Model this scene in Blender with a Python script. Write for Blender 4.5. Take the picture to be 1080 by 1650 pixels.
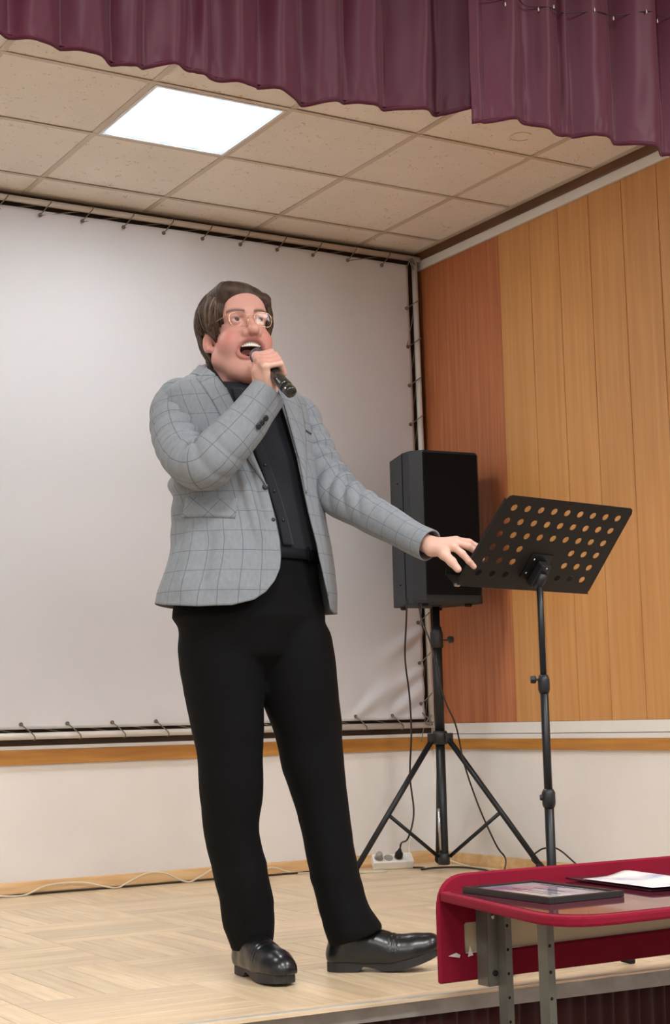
import bpy, bmesh, math, random
import numpy as np
from mathutils import Vector, Matrix, noise

for o in list(bpy.data.objects):
    bpy.data.objects.remove(o, do_unlink=True)
scene = bpy.context.scene
col = scene.collection
random.seed(7)
RNG = np.random.RandomState(7)

# ------------------------------------------------------------------ camera
cam_data = bpy.data.cameras.new('camera')
cam_data.sensor_fit = 'HORIZONTAL'
cam_data.sensor_width = 36.0
cam_data.lens = 85.27
cam_data.clip_start = 0.05
cam = bpy.data.objects.new('camera', cam_data)
col.objects.link(cam)
def cam_matrix(pitch, roll, yaw, loc):
    base = Matrix(((1, 0, 0), (0, 0, -1), (0, 1, 0)))          # looks along +Y, Z up
    m = (Matrix.Rotation(yaw, 3, 'Z') @ Matrix.Rotation(pitch, 3, 'X') @ Matrix.Rotation(roll, 3, 'Y') @ base).to_4x4()
    m.translation = loc
    return m
cam.matrix_world = cam_matrix(0.129698, 0.025099, -0.539774, (-4.3090, -6.3370, 0.6781))
scene.camera = cam

# ------------------------------------------------------------------ world, lights, exposure
scene.view_settings.view_transform = 'Standard'
scene.view_settings.look = 'None'
scene.view_settings.exposure = 0.22
scene.view_settings.gamma = 1.0
scene.view_settings.use_curve_mapping = False
world = bpy.data.worlds.new('hall_ambient')
scene.world = world
world.use_nodes = True
bg = world.node_tree.nodes['Background']
bg.inputs['Color'].default_value = (1.0, 0.975, 0.955, 1)          # the even glow of the lit hall around the stage
bg.inputs['Strength'].default_value = 0.5

def area_light(name, loc, size, power, color=(1, 0.97, 0.94)):
    l = bpy.data.lights.new(name, 'AREA')
    l.shape = 'SQUARE'; l.size = size; l.energy = power; l.color = color
    o = bpy.data.objects.new(name, l); o.location = loc
    col.objects.link(o)
    return o
# fluorescent panels of the hall ceiling, in rows over the seats
for hx in (-5.6, -3.2, -0.8):
    for hy in (-4.8, -7.2):
        area_light('hall_ceiling_panel', (hx, hy, 3.15), 0.6, 50)
LAMP_STRENGTH = 30.0

# ------------------------------------------------------------------ helpers
def srgb(r, g, b):
    def c(v):
        v /= 255.0
        return v / 12.92 if v <= 0.04045 else ((v + 0.055) / 1.055) ** 2.4
    return (c(r), c(g), c(b), 1.0)

def tag(o, label=None, cat=None, group=None, kind=None):
    if label: o['label'] = label
    if cat: o['category'] = cat
    if group: o['group'] = group
    if kind: o['kind'] = kind
    return o

def empty(name, loc=(0, 0, 0), rz=0.0):
    o = bpy.data.objects.new(name, None)
    o.empty_display_size = 0.1
    o.location = loc; o.rotation_euler = (0, 0, rz)
    col.objects.link(o)
    return o

def link(name, me, m=None, parent=None, smooth=False, loc=None):
    o = bpy.data.objects.new(name, me)
    col.objects.link(o)
    if m is not None and len(me.materials) == 0: me.materials.append(m)
    if parent is not None: o.parent = parent
    if loc is not None: o.location = loc
    if smooth:
        me.polygons.foreach_set('use_smooth', [True] * len(me.polygons))
    return o

def raw(name, V, F, m=None, parent=None, smooth=False, loc=None):
    me = bpy.data.meshes.new(name)
    me.from_pydata([tuple(map(float, v)) for v in V], [], [tuple(map(int, f)) for f in F])
    me.update()
    return link(name, me, m, parent, smooth, loc)

def fastmesh(name, V, Q, m=None, parent=None, smooth=True):
    """mesh from numpy vertex and quad arrays"""
    V = np.asarray(V, np.float32); Q = np.asarray(Q, np.int32)
    me = bpy.data.meshes.new(name)
    me.vertices.add(len(V)); me.vertices.foreach_set('co', V.ravel())
    n = Q.shape[1]
    me.loops.add(Q.size); me.loops.foreach_set('vertex_index', Q.ravel())
    me.polygons.add(len(Q))
    me.polygons.foreach_set('loop_start', np.arange(0, Q.size, n, dtype=np.int32))
    me.polygons.foreach_set('loop_total', np.full(len(Q), n, np.int32))
    me.update(calc_edges=True); me.validate()
    return link(name, me, m, parent, smooth)

def box_mesh(name, lo, hi, bev=0.0, seg=2):
    bm = bmesh.new()
    bmesh.ops.create_cube(bm, size=1.0)
    lo = Vector(lo); hi = Vector(hi); c = (lo + hi) / 2; d = hi - lo
    for v in bm.verts: v.co = Vector((v.co.x * d.x, v.co.y * d.y, v.co.z * d.z)) + c
    if bev > 0:
        bmesh.ops.bevel(bm, geom=list(bm.edges), offset=bev, segments=seg, affect='EDGES', profile=0.6)
    me = bpy.data.meshes.new(name); bm.to_mesh(me); bm.free()
    return me
def box(name, lo, hi, m, parent=None, bev=0.0, seg=2, smooth=False):
    return link(name, box_mesh(name, lo, hi, bev, seg), m, parent, smooth)

def frames(P):
    P = np.asarray(P, float)
    T = np.gradient(P, axis=0); T /= np.linalg.norm(T, axis=1, keepdims=True) + 1e-12
    n = np.cross(T[0], [0, 0, 1.0])
    if np.linalg.norm(n) < 1e-3: n = np.cross(T[0], [0, 1.0, 0])
    n /= np.linalg.norm(n); N = [n]
    for i in range(1, len(P)):
        n = N[-1] - T[i] * np.dot(N[-1], T[i]); n /= np.linalg.norm(n); N.append(n)
    N = np.array(N); B = np.cross(T, N)
    return P, T, N, B

def spline(pts, n):
    """Catmull-Rom through points (rows may carry extra columns such as radius)"""
    pts = np.asarray(pts, float); k = len(pts)
    e = np.vstack([2 * pts[0] - pts[1], pts, 2 * pts[-1] - pts[-2]])
    out = []
    for t in np.linspace(0, k - 1 - 1e-9, n):
        i = int(t); f = t - i; p0, p1, p2, p3 = e[i:i + 4]
        out.append(0.5 * (2 * p1 + (p2 - p0) * f + (2 * p0 - 5 * p1 + 4 * p2 - p3) * f * f + (3 * p1 - p0 - 3 * p2 + p3) * f ** 3))
    return np.array(out)

def tube_arrays(P, r, sides=8, cap=True):
    P, T, N, B = frames(P)
    n = len(P); r = np.broadcast_to(np.asarray(r, float), (n,))
    a = np.linspace(0, 2 * math.pi, sides, endpoint=False)
    V = (P[:, None] + r[:, None, None] * (np.cos(a)[None, :, None] * N[:, None] + np.sin(a)[None, :, None] * B[:, None])).reshape(-1, 3)
    F = []
    for i in range(n - 1):
        for j in range(sides):
            j2 = (j + 1) % sides
            F.append((i * sides + j, i * sides + j2, (i + 1) * sides + j2, (i + 1) * sides + j))
    if cap:
        F.append(tuple(range(sides - 1, -1, -1))); F.append(tuple((n - 1) * sides + j for j in range(sides)))
    return V, F
def tube(name, P, r, m, parent=None, sides=8, smooth=True, cap=True):
    V, F = tube_arrays(P, r, sides, cap)
    o = raw(name, V, F, m, parent, smooth)
    return o
class Multi:
    """collects shapes that belong to ONE part"""
    def __init__(s): s.V = []; s.F = []
    def add(s, V, F):
        b = len(s.V); s.V += [tuple(v) for v in V]; s.F += [tuple(b + i for i in f) for f in F]; return s
    def tube(s, P, r, sides=8): return s.add(*tube_arrays(P, r, sides))
    def box(s, lo, hi):
        x0, y0, z0 = lo; x1, y1, z1 = hi
        return s.add([(x0,y0,z0),(x1,y0,z0),(x1,y1,z0),(x0,y1,z0),(x0,y0,z1),(x1,y0,z1),(x1,y1,z1),(x0,y1,z1)],
                     [(3,2,1,0),(4,5,6,7),(0,1,5,4),(1,2,6,5),(2,3,7,6),(3,0,4,7)])
    def build(s, name, m, parent=None, smooth=False): return raw(name, s.V, s.F, m, parent, smooth)

def lathe(name, prof, m, parent=None, sides=24, smooth=True, loc=None):
    """profile of (radius, z) from bottom to top"""
    V = []; F = []
    a = np.linspace(0, 2 * math.pi, sides, endpoint=False)
    for r, z in prof:
        for t in a: V.append((r * math.cos(t), r * math.sin(t), z))
    n = len(prof)
    for i in range(n - 1):
        for j in range(sides):
            j2 = (j + 1) % sides
            F.append((i * sides + j, i * sides + j2, (i + 1) * sides + j2, (i + 1) * sides + j))
    F.append(tuple(range(sides - 1, -1, -1))); F.append(tuple((n - 1) * sides + j for j in range(sides)))
    return raw(name, V, F, m, parent, smooth, loc)

def prism(name, poly, z0, z1, m, parent=None, bev=0.0, smooth=False):
    """polygon in xy extruded from z0 to z1"""
    bm = bmesh.new()
    vs = [bm.verts.new((x, y, z0)) for x, y in poly]
    f = bm.faces.new(vs)
    r = bmesh.ops.extrude_face_region(bm, geom=[f])
    for v in [g for g in r['geom'] if isinstance(g, bmesh.types.BMVert)]: v.co.z = z1
    bmesh.ops.recalc_face_normals(bm, faces=bm.faces)
    if bev: bmesh.ops.bevel(bm, geom=list(bm.edges), offset=bev, segments=2, affect='EDGES', profile=0.6)
    me = bpy.data.meshes.new(name); bm.to_mesh(me); bm.free()
    return link(name, me, m, parent, smooth)

def gridmesh(name, G, m, parent=None, smooth=True, close_u=False, uv=None):
    """G: rows x cols x 3"""
    G = np.asarray(G, float); r, c = G.shape[:2]
    cc = c if close_u else c - 1
    i, j = np.meshgrid(np.arange(r - 1), np.arange(cc), indexing='ij')
    j2 = (j + 1) % c
    Q = np.stack([i * c + j, i * c + j2, (i + 1) * c + j2, (i + 1) * c + j], -1).reshape(-1, 4)
    o = fastmesh(name, G.reshape(-1, 3), Q, m, parent, smooth)
    if uv is not None:
        ul = o.data.uv_layers.new(name='cloth')
        U = np.asarray(uv, np.float32).reshape(-1, 2)
        vi = np.empty(len(o.data.loops), np.int32); o.data.loops.foreach_get('vertex_index', vi)
        ul.data.foreach_set('uv', U[vi].ravel())
    return o

_ph = RNG.uniform(0, 6.28, (64, 3)); _dr = RNG.normal(size=(64, 3)); _dr /= np.linalg.norm(_dr, axis=1, keepdims=True)
def wnoise(P, freq, seed=0, n=7, squash=(1, 1, 1)):
    """smooth pseudo-noise from a few sine waves"""
    P = np.asarray(P, float) * np.asarray(squash, float)
    s = np.zeros(P.shape[:-1])
    for k in range(n):
        q = (k + seed * 5) % 64
        s += np.sin((P @ _dr[q]) * freq * (0.7 + 0.25 * k) + _ph[q, 0]) / (1 + 0.35 * k)
    return s / 2.2

def lut(x, xs, ys):
    return np.interp(x, xs, ys)

# ------------------------------------------------------------------ materials
MATS = {}
def pm(name, c, rough=0.5, metal=0.0, var=0.0, vscale=8.0, stretch=None, bump=0.0, bscale=150.0, spec=0.5, sheen=0.0, coat=0.0, rnd=0.0, c2=None, emit=None):
    m = bpy.data.materials.new(name); m.use_nodes = True
    nt = m.node_tree; b = nt.nodes['Principled BSDF']
    b.inputs['Roughness'].default_value = rough; b.inputs['Metallic'].default_value = metal
    b.inputs['Specular IOR Level'].default_value = spec
    b.inputs['Sheen Weight'].default_value = sheen; b.inputs['Coat Weight'].default_value = coat
    b.inputs['Base Color'].default_value = c
    tc = nt.nodes.new('ShaderNodeTexCoord')
    src = tc.outputs['Object']
    if stretch:
        mp = nt.nodes.new('ShaderNodeMapping'); mp.inputs['Scale'].default_value = stretch
        nt.links.new(src, mp.inputs['Vector']); src = mp.outputs['Vector']
    last = None
    if var > 0 or c2:
        nz = nt.nodes.new('ShaderNodeTexNoise'); nz.inputs['Scale'].default_value = vscale; nz.inputs['Detail'].default_value = 6
        nt.links.new(src, nz.inputs['Vector'])
        rp = nt.nodes.new('ShaderNodeValToRGB')
        lo = c2 if c2 else tuple(x * (1 - var) for x in c[:3]) + (1,)
        hi = c if c2 else tuple(min(1, x * (1 + var)) for x in c[:3]) + (1,)
        rp.color_ramp.elements[0].color = lo; rp.color_ramp.elements[1].color = hi
        rp.color_ramp.elements[0].position = 0.3; rp.color_ramp.elements[1].position = 0.7
        nt.links.new(nz.outputs['Fac'], rp.inputs['Fac']); last = rp.outputs['Color']
        if rnd > 0:       # a shift of the noise for every object
            oi = nt.nodes.new('ShaderNodeObjectInfo'); ad = nt.nodes.new('ShaderNodeVectorMath'); ad.operation = 'ADD'
            mu = nt.nodes.new('ShaderNodeMath'); mu.operation = 'MULTIPLY'; mu.inputs[1].default_value = 37.0
            nt.links.new(oi.outputs['Random'], mu.inputs[0]); nt.links.new(src, ad.inputs[0]); nt.links.new(mu.outputs[0], ad.inputs[1])
            nt.links.new(ad.outputs[0], nz.inputs['Vector'])
            hs = nt.nodes.new('ShaderNodeHueSaturation')
            mr = nt.nodes.new('ShaderNodeMapRange'); mr.inputs['To Min'].default_value = 1 - rnd; mr.inputs['To Max'].default_value = 1 + rnd
            nt.links.new(oi.outputs['Random'], mr.inputs['Value']); nt.links.new(mr.outputs[0], hs.inputs['Value'])
            nt.links.new(last, hs.inputs['Color']); last = hs.outputs['Color']
    if last is not None: nt.links.new(last, b.inputs['Base Color'])
    if bump > 0:
        n2 = nt.nodes.new('ShaderNodeTexNoise'); n2.inputs['Scale'].default_value = bscale; n2.inputs['Detail'].default_value = 3
        nt.links.new(src, n2.inputs['Vector'])
        bp = nt.nodes.new('ShaderNodeBump'); bp.inputs['Strength'].default_value = bump; bp.inputs['Distance'].default_value = 0.002
        nt.links.new(n2.outputs['Fac'], bp.inputs['Height']); nt.links.new(bp.outputs['Normal'], b.inputs['Normal'])
    if emit:
        b.inputs['Emission Color'].default_value = emit[0]; b.inputs['Emission Strength'].default_value = emit[1]
    MATS[name] = m
    return m

M = MATS
pm('plaster', srgb(234, 230, 226), 0.7, var=0.04, vscale=2.5, bump=0.15, bscale=60)
pm('wood_rail', srgb(196, 140, 62), 0.35, c2=srgb(168, 108, 40), vscale=5, stretch=(0.6, 8, 8), coat=0.2)
pm('wood_rail_side', srgb(196, 140, 62), 0.35, c2=srgb(168, 108, 40), vscale=5, stretch=(8, 0.6, 8), coat=0.2)
pm('base_wood', srgb(226, 190, 140), 0.4, c2=srgb(206, 160, 105), vscale=4, stretch=(1.0, 6, 10))
pm('white_trim', srgb(232, 229, 224), 0.4, var=0.02)
pm('dark_board', srgb(58, 40, 28), 0.6, var=0.3, vscale=4)
pm('fascia', srgb(112, 74, 48), 0.45, c2=srgb(86, 54, 34), vscale=4, stretch=(8, 0.8, 8))
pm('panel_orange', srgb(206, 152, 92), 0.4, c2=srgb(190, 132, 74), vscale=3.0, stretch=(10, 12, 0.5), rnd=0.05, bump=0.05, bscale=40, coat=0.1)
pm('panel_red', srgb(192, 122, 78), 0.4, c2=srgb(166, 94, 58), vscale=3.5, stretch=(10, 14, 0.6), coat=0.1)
pm('tbar', srgb(205, 192, 176), 0.4)
pm('ceiling_back', srgb(70, 60, 50), 0.9)
pm('floor_board', srgb(230, 210, 178), 0.38, c2=srgb(208, 182, 146), vscale=4, stretch=(1.2, 14, 4), rnd=0.11, coat=0.15, bump=0.05, bscale=80)
pm('floor_gap', srgb(120, 92, 60), 0.8)
pm('edge_metal', srgb(190, 187, 181), 0.5, metal=0.05, var=0.18, vscale=14, bump=0.2, bscale=40)
pm('skirt_fabric', srgb(74, 26, 24), 0.75, var=0.25, vscale=6, stretch=(1, 1, 0.3), sheen=0.3)
pm('hall_floor', srgb(120, 96, 74), 0.4, var=0.15)
pm('screen_cloth', srgb(212, 212, 215), 0.62, var=0.012, vscale=2.0)
pm('pipe_white', srgb(214, 208, 200), 0.4, var=0.06, vscale=12)
pm('eyelet_metal', srgb(120, 112, 104), 0.35, metal=0.8)
pm('cord', srgb(150, 142, 126), 0.8, c2=srgb(92, 84, 74), vscale=260)
pm('valance', srgb(76, 20, 41), 0.55, var=0.12, vscale=5, stretch=(1, 1, 0.25), sheen=0.08, spec=0.3, bump=0.05, bscale=220)
pm('wire_dark', srgb(28, 22, 24), 0.5)
pm('bulb', srgb(190, 180, 176), 0.2)
pm('lamp_frame', srgb(235, 235, 235), 0.4)
pm('black_plastic', srgb(30, 31, 34), 0.42, bump=0.25, bscale=500)
pm('speaker_side', srgb(48, 51, 56), 0.6, spec=0.3, bump=0.3, bscale=600)
pm('grille', srgb(13, 13, 16), 0.7, spec=0.15, bump=0.3, bscale=900)
pm('black_metal', srgb(26, 28, 30), 0.38, metal=0.2)
pm('stand_paint', srgb(25, 24, 24), 0.5, spec=0.35, var=0.05)
pm('screw', srgb(200, 200, 200), 0.25, metal=0.9)
pm('rubber', srgb(18, 18, 19), 0.7)
pm('cable_black', srgb(40, 32, 28), 0.5)
pm('cable_white', srgb(222, 212, 190), 0.45)
pm('strip_white', srgb(232, 230, 224), 0.4)
pm('strip_grey', srgb(150, 146, 140), 0.4)
pm('table_cloth', srgb(136, 16, 44), 0.8, var=0.08, vscale=9, sheen=0.04, spec=0.2, bump=0.12, bscale=350)
pm('table_gloss', srgb(104, 40, 56), 0.1, coat=0.5, var=0.05)
pm('leg_grey', srgb(122, 122, 112), 0.45, metal=0.35, var=0.1, vscale=20)
pm('hardboard', srgb(222, 208, 172), 0.6, var=0.06)
pm('frame_black', srgb(40, 36, 36), 0.35)
pm('cream_paper', srgb(236, 232, 226), 0.6)
pm('folder', srgb(70, 22, 36), 0.4)
pm('shirt', srgb(32, 35, 43), 0.7, spec=0.2, var=0.05, bump=0.08, bscale=500, sheen=0.1)
pm('shirt_inside', srgb(20, 21, 25), 0.8)
pm('trousers', srgb(6, 6, 8), 0.85, var=0.1, vscale=30, sheen=0.0, bump=0.15, bscale=500, spec=0.2)
pm('belt', srgb(20, 21, 26), 0.65, spec=0.2)
pm('shoe_leather', srgb(17, 18, 21), 0.28, spec=0.6, bump=0.06, bscale=120)
pm('shoe_sole', srgb(36, 36, 38), 0.55)
pm('button', srgb(34, 36, 42), 0.35)
pm('hair', srgb(80, 60, 45), 0.55, c2=srgb(48, 35, 27), vscale=60, stretch=(1, 1, 0.35), spec=0.35)
pm('hair_light', srgb(112, 90, 68), 0.5, c2=srgb(74, 56, 42), vscale=60, spec=0.4)
pm('eye_white', srgb(200, 186, 178), 0.4)
pm('iris', srgb(56, 46, 38), 0.2)
pm('teeth', srgb(232, 224, 210), 0.3)
pm('tongue', srgb(120, 50, 52), 0.4)
pm('glasses_metal', srgb(214, 180, 150), 0.2, metal=0.85)
pm('mic_body', srgb(26, 32, 30), 0.22, spec=0.7, coat=0.4)
pm('mic_ring', srgb(96, 98, 102), 0.25, metal=0.8)
pm('mic_mesh', srgb(92, 90, 96), 0.45, metal=0.5, bump=0.6, bscale=900)

def special_materials():
    # ceiling tile with small pits
    m = pm('ceiling_tile', srgb(238, 231, 222), 0.85, rnd=0.02, var=0.03, vscale=3)
    nt = m.node_tree; b = nt.nodes['Principled BSDF']
    base = b.inputs['Base Color'].links[0].from_socket
    tc = nt.nodes.new('ShaderNodeTexCoord'); oi = nt.nodes.new('ShaderNodeObjectInfo')
    ad = nt.nodes.new('ShaderNodeVectorMath'); ad.operation = 'ADD'
    nt.links.new(tc.outputs['Object'], ad.inputs[0]); nt.links.new(oi.outputs['Location'], ad.inputs[1])
    vo = nt.nodes.new('ShaderNodeTexVoronoi'); vo.inputs['Scale'].default_value = 85; nt.links.new(ad.outputs[0], vo.inputs['Vector'])
    n = nt.nodes.new('ShaderNodeTexNoise'); n.inputs['Scale'].default_value = 26; nt.links.new(ad.outputs[0], n.inputs['Vector'])
    a = nt.nodes.new('ShaderNodeMath'); a.operation = 'SUBTRACT'; nt.links.new(n.outputs['Fac'], a.inputs[0]); a.inputs[1].default_value = 0.46
    k = nt.nodes.new('ShaderNodeMath'); k.operation = 'MULTIPLY'; nt.links.new(a.outputs[0], k.inputs[0]); k.inputs[1].default_value = 1.6
    lt = nt.nodes.new('ShaderNodeMath'); lt.operation = 'LESS_THAN'; nt.links.new(vo.outputs['Distance'], lt.inputs[0]); nt.links.new(k.outputs[0], lt.inputs[1])
    mx = nt.nodes.new('ShaderNodeMix'); mx.data_type = 'RGBA'
    nt.links.new(lt.outputs[0], mx.inputs['Factor']); nt.links.new(base, mx.inputs['A']); mx.inputs['B'].default_value = srgb(206, 192, 176)
    nt.links.new(mx.outputs['Result'], b.inputs['Base Color'])
    # lamp diffuser: four tubes glow behind it
    m = bpy.data.materials.new('lamp_diffuser'); m.use_nodes = True; nt = m.node_tree
    b = nt.nodes['Principled BSDF']; tc = nt.nodes.new('ShaderNodeTexCoord'); sx = nt.nodes.new('ShaderNodeSeparateXYZ')
    nt.links.new(tc.outputs['Object'], sx.inputs[0])
    def mth(op, a, b=None, c=None):
        n = nt.nodes.new('ShaderNodeMath'); n.operation = op
        for k, v in enumerate((a, b, c)):
            if v is None: continue
            if isinstance(v, (int, float)): n.inputs[k].default_value = v
            else: nt.links.new(v, n.inputs[k])
        return n.outputs[0]
    def smooth(x, lo, hi):
        n = nt.nodes.new('ShaderNodeMapRange'); n.interpolation_type = 'SMOOTHSTEP'; nt.links.new(x, n.inputs['Value'])
        n.inputs['From Min'].default_value = lo; n.inputs['From Max'].default_value = hi; return n.outputs[0]
    tubes = smooth(mth('COSINE', mth('MULTIPLY', mth('ADD', sx.outputs['X'], 0.0625), 2 * math.pi / 0.125)), -.75, .2)
    ends = mth('SUBTRACT', 1.0, smooth(mth('ABSOLUTE', sx.outputs['Y']), .215, .245)); sides = mth('SUBTRACT', 1.0, smooth(mth('ABSOLUTE', sx.outputs['X']), .235, .255))
    fac = mth('MULTIPLY', mth('MULTIPLY', mth('MAXIMUM', tubes, .005), ends), sides)
    st_ = mth('ADD', mth('MULTIPLY', fac, LAMP_STRENGTH * 1.55), 0.80)
    b.inputs['Base Color'].default_value = (0.2, 0.22, 0.25, 1); b.inputs['Emission Color'].default_value = (0.93, 0.97, 1.0, 1)
    cm = nt.nodes.new('ShaderNodeMix'); cm.data_type = 'RGBA'; nt.links.new(fac, cm.inputs['Factor']); cm.inputs['A'].default_value = (0.78, 0.88, 1.0, 1); cm.inputs['B'].default_value = (0.95, 0.98, 1.0, 1)
    nt.links.new(cm.outputs['Result'], b.inputs['Emission Color']); nt.links.new(st_, b.inputs['Emission Strength'])
    MATS['lamp_diffuser'] = m
    # windowpane check of the jacket, drawn in metres of cloth
    m = pm('plaid', srgb(138, 144, 150), 0.85, var=0.07, vscale=110, stretch=(1, 1, 0.6), sheen=0.05, bump=0.2, bscale=420, spec=0.2)
    nt = m.node_tree; b = nt.nodes['Principled BSDF']; base = b.inputs['Base Color'].links[0].from_socket
    uv = nt.nodes.new('ShaderNodeUVMap'); uv.uv_map = 'cloth'; sx = nt.nodes.new('ShaderNodeSeparateXYZ'); nt.links.new(uv.outputs['UV'], sx.inputs[0])
    def lines(sock, period, width):
        d = nt.nodes.new('ShaderNodeMath'); d.operation = 'DIVIDE'; d.inputs[1].default_value = period; nt.links.new(sock, d.inputs[0])
        f = nt.nodes.new('ShaderNodeMath'); f.operation = 'FRACT'; nt.links.new(d.outputs[0], f.inputs[0])
        l = nt.nodes.new('ShaderNodeMath'); l.operation = 'LESS_THAN'; l.inputs[1].default_value = width / period; nt.links.new(f.outputs[0], l.inputs[0])
        return l.outputs[0]
    l1 = lines(sx.outputs['X'], 0.046, 0.0020); l2 = lines(sx.outputs['Y'], 0.054, 0.0018)
    mxm = nt.nodes.new('ShaderNodeMath'); mxm.operation = 'MAXIMUM'; nt.links.new(l1, mxm.inputs[0]); nt.links.new(l2, mxm.inputs[1])
    k = nt.nodes.new('ShaderNodeMath'); k.operation = 'MULTIPLY'; k.inputs[1].default_value = 0.5; nt.links.new(mxm.outputs[0], k.inputs[0])
    mx = nt.nodes.new('ShaderNodeMix'); mx.data_type = 'RGBA'
    nt.links.new(k.outputs[0], mx.inputs['Factor']); nt.links.new(base, mx.inputs['A']); mx.inputs['B'].default_value = srgb(62, 70, 86)
    nt.links.new(mx.outputs['Result'], b.inputs['Base Color'])
    # skin: tones stored per vertex
    m = bpy.data.materials.new('skin'); m.use_nodes = True; nt = m.node_tree; b = nt.nodes['Principled BSDF']
    at = nt.nodes.new('ShaderNodeVertexColor'); at.layer_name = 'tone'
    nt.links.new(at.outputs['Color'], b.inputs['Base Color'])
    b.inputs['Roughness'].default_value = 0.48; b.inputs['Subsurface Weight'].default_value = 0.12
    b.inputs['Subsurface Radius'].default_value = (0.012, 0.005, 0.003); b.inputs['Subsurface Scale'].default_value = 0.5
    MATS['skin'] = m
    # clear lens: mostly see-through with a faint reflection
    m = bpy.data.materials.new('lens'); m.use_nodes = True; nt = m.node_tree; nt.nodes.remove(nt.nodes['Principled BSDF'])
    out = nt.nodes['Material Output']; tr = nt.nodes.new('ShaderNodeBsdfTransparent'); gl = nt.nodes.new('ShaderNodeBsdfGlossy'); gl.inputs['Roughness'].default_value = 0.03
    fr = nt.nodes.new('ShaderNodeFresnel'); fr.inputs['IOR'].default_value = 1.18; ms = nt.nodes.new('ShaderNodeMixShader')
    nt.links.new(fr.outputs[0], ms.inputs[0]); nt.links.new(tr.outputs[0], ms.inputs[1]); nt.links.new(gl.outputs[0], ms.inputs[2]); nt.links.new(ms.outputs[0], out.inputs['Surface'])
    MATS['lens'] = m
    # print of the framed certificate and of the loose sheet: pale paper with violet / blue washes
    for nm, a, c, d in (('print_violet', srgb(178, 172, 186), srgb(132, 116, 158), srgb(206, 204, 208)), ('print_blue', srgb(238, 238, 240), srgb(170, 182, 216), srgb(250, 250, 250))):
        m = bpy.data.materials.new(nm); m.use_nodes = True; nt = m.node_tree; b = nt.nodes['Principled BSDF']
        tc = nt.nodes.new('ShaderNodeTexCoord'); nz = nt.nodes.new('ShaderNodeTexNoise'); nz.inputs['Scale'].default_value = 7; nz.inputs['Detail'].default_value = 4
        nt.links.new(tc.outputs['Object'], nz.inputs['Vector'])
        rp = nt.nodes.new('ShaderNodeValToRGB'); rp.color_ramp.elements[0].color = c; rp.color_ramp.elements[1].color = d; rp.color_ramp.elements[0].position = 0.36; rp.color_ramp.elements[1].position = 0.6
        e = rp.color_ramp.elements.new(0.48); e.color = a
        nt.links.new(nz.outputs['Fac'], rp.inputs['Fac']); nt.links.new(rp.outputs['Color'], b.inputs['Base Color'])
        b.inputs['Roughness'].default_value = 0.3
        MATS[nm] = m
    MATS['print_violet'].node_tree.nodes['Principled BSDF'].inputs['Coat Weight'].default_value = 0.8
special_materials()

# ================================================================== the stage itself
CEIL = 2.948
XL = -5.0                       # far left end of the stage
def edge_y(x): return -2.965 - 0.062 * (x + 2.7)
GRID = 0.564
GX0 = -2.0454; GY0 = 0.3151

# floor: slab and basket-weave parquet
fl = raw('floor', [(XL, 0.0, -0.011), (0.0, 0.0, -0.011), (0.0, edge_y(0) + .012, -0.011), (XL, edge_y(XL) + .012, -0.011),
                   (XL, 0.0, -0.035), (0.0, 0.0, -0.035), (0.0, edge_y(0) + .012, -0.035), (XL, edge_y(XL) + .012, -0.035)],
         [(3, 2, 1, 0), (4, 5, 6, 7), (0, 1, 5, 4), (1, 2, 6, 5), (2, 3, 7, 6), (3, 0, 4, 7)], M['floor_gap'])
tag(fl, 'pale basket weave parquet floor of the stage', kind='structure')
SQ = 0.49; NS = 6; SW = SQ / NS
strip_me = box_mesh('floor_board', (-SQ / 2 + .0011, -SW / 2 + .0011, -0.0105), (SQ / 2 - .0011, SW / 2 - .0011, 0.0), 0.0006, 1)
strip_me.materials.append(M['floor_board'])
rest = Multi()
for cx in range(10):
    for cy in range(6):
        for k in range(NS):
            x0 = -cx * SQ - SQ / 2; y0 = -cy * SQ - SQ / 2; off = -SQ / 2 + (k + .5) * SW
            turn = (cx + cy) % 2
            x, y = (x0, y0 + off) if turn == 0 else (x0 + off, y0)
            if cx < 7:
                o = bpy.data.objects.new('floor_board', strip_me); o.location = (x, y, 0)
                if turn: o.rotation_euler = (0, 0, math.pi / 2 if k % 2 else -math.pi / 2)
                elif k % 2: o.rotation_euler = (0, 0, math.pi)
                o.parent = fl; col.objects.link(o)
            else:
                a, b = (SQ / 2 - .0011, SW / 2 - .0011) if turn == 0 else (SW / 2 - .0011, SQ / 2 - .0011)
                if x - a > XL: rest.box((x - a, y - b, -0.0105), (x + a, y + b, 0))
tag(rest.build('floor_board_rest', M['floor_board'], fl), kind='stuff')
yb = -6 * SQ - .0008
raw('border_board', [(XL, yb, 0), (0, yb, 0), (0, edge_y(0) + .012, 0), (XL, min(yb, edge_y(XL)) - .001, 0)], [(3, 2, 1, 0)], M['floor_board'], fl)
# metal edging of the stage
V = []
for x in (XL, 0.0):
    y = edge_y(x)
    V += [(x, y + .018, .0015), (x, y, .0015), (x, y, -.044), (x, y + .006, -.044), (x, y + .006, -.005), (x, y + .018, -.005)]
F = [tuple(range(6)), tuple(range(11, 5, -1))] + [(i, 6 + i, 6 + (i + 1) % 6, (i + 1) % 6) for i in range(6)]
tag(raw('trim_1', V, F, M['edge_metal']), 'scuffed grey metal edging along the front of the stage', kind='structure')
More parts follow.
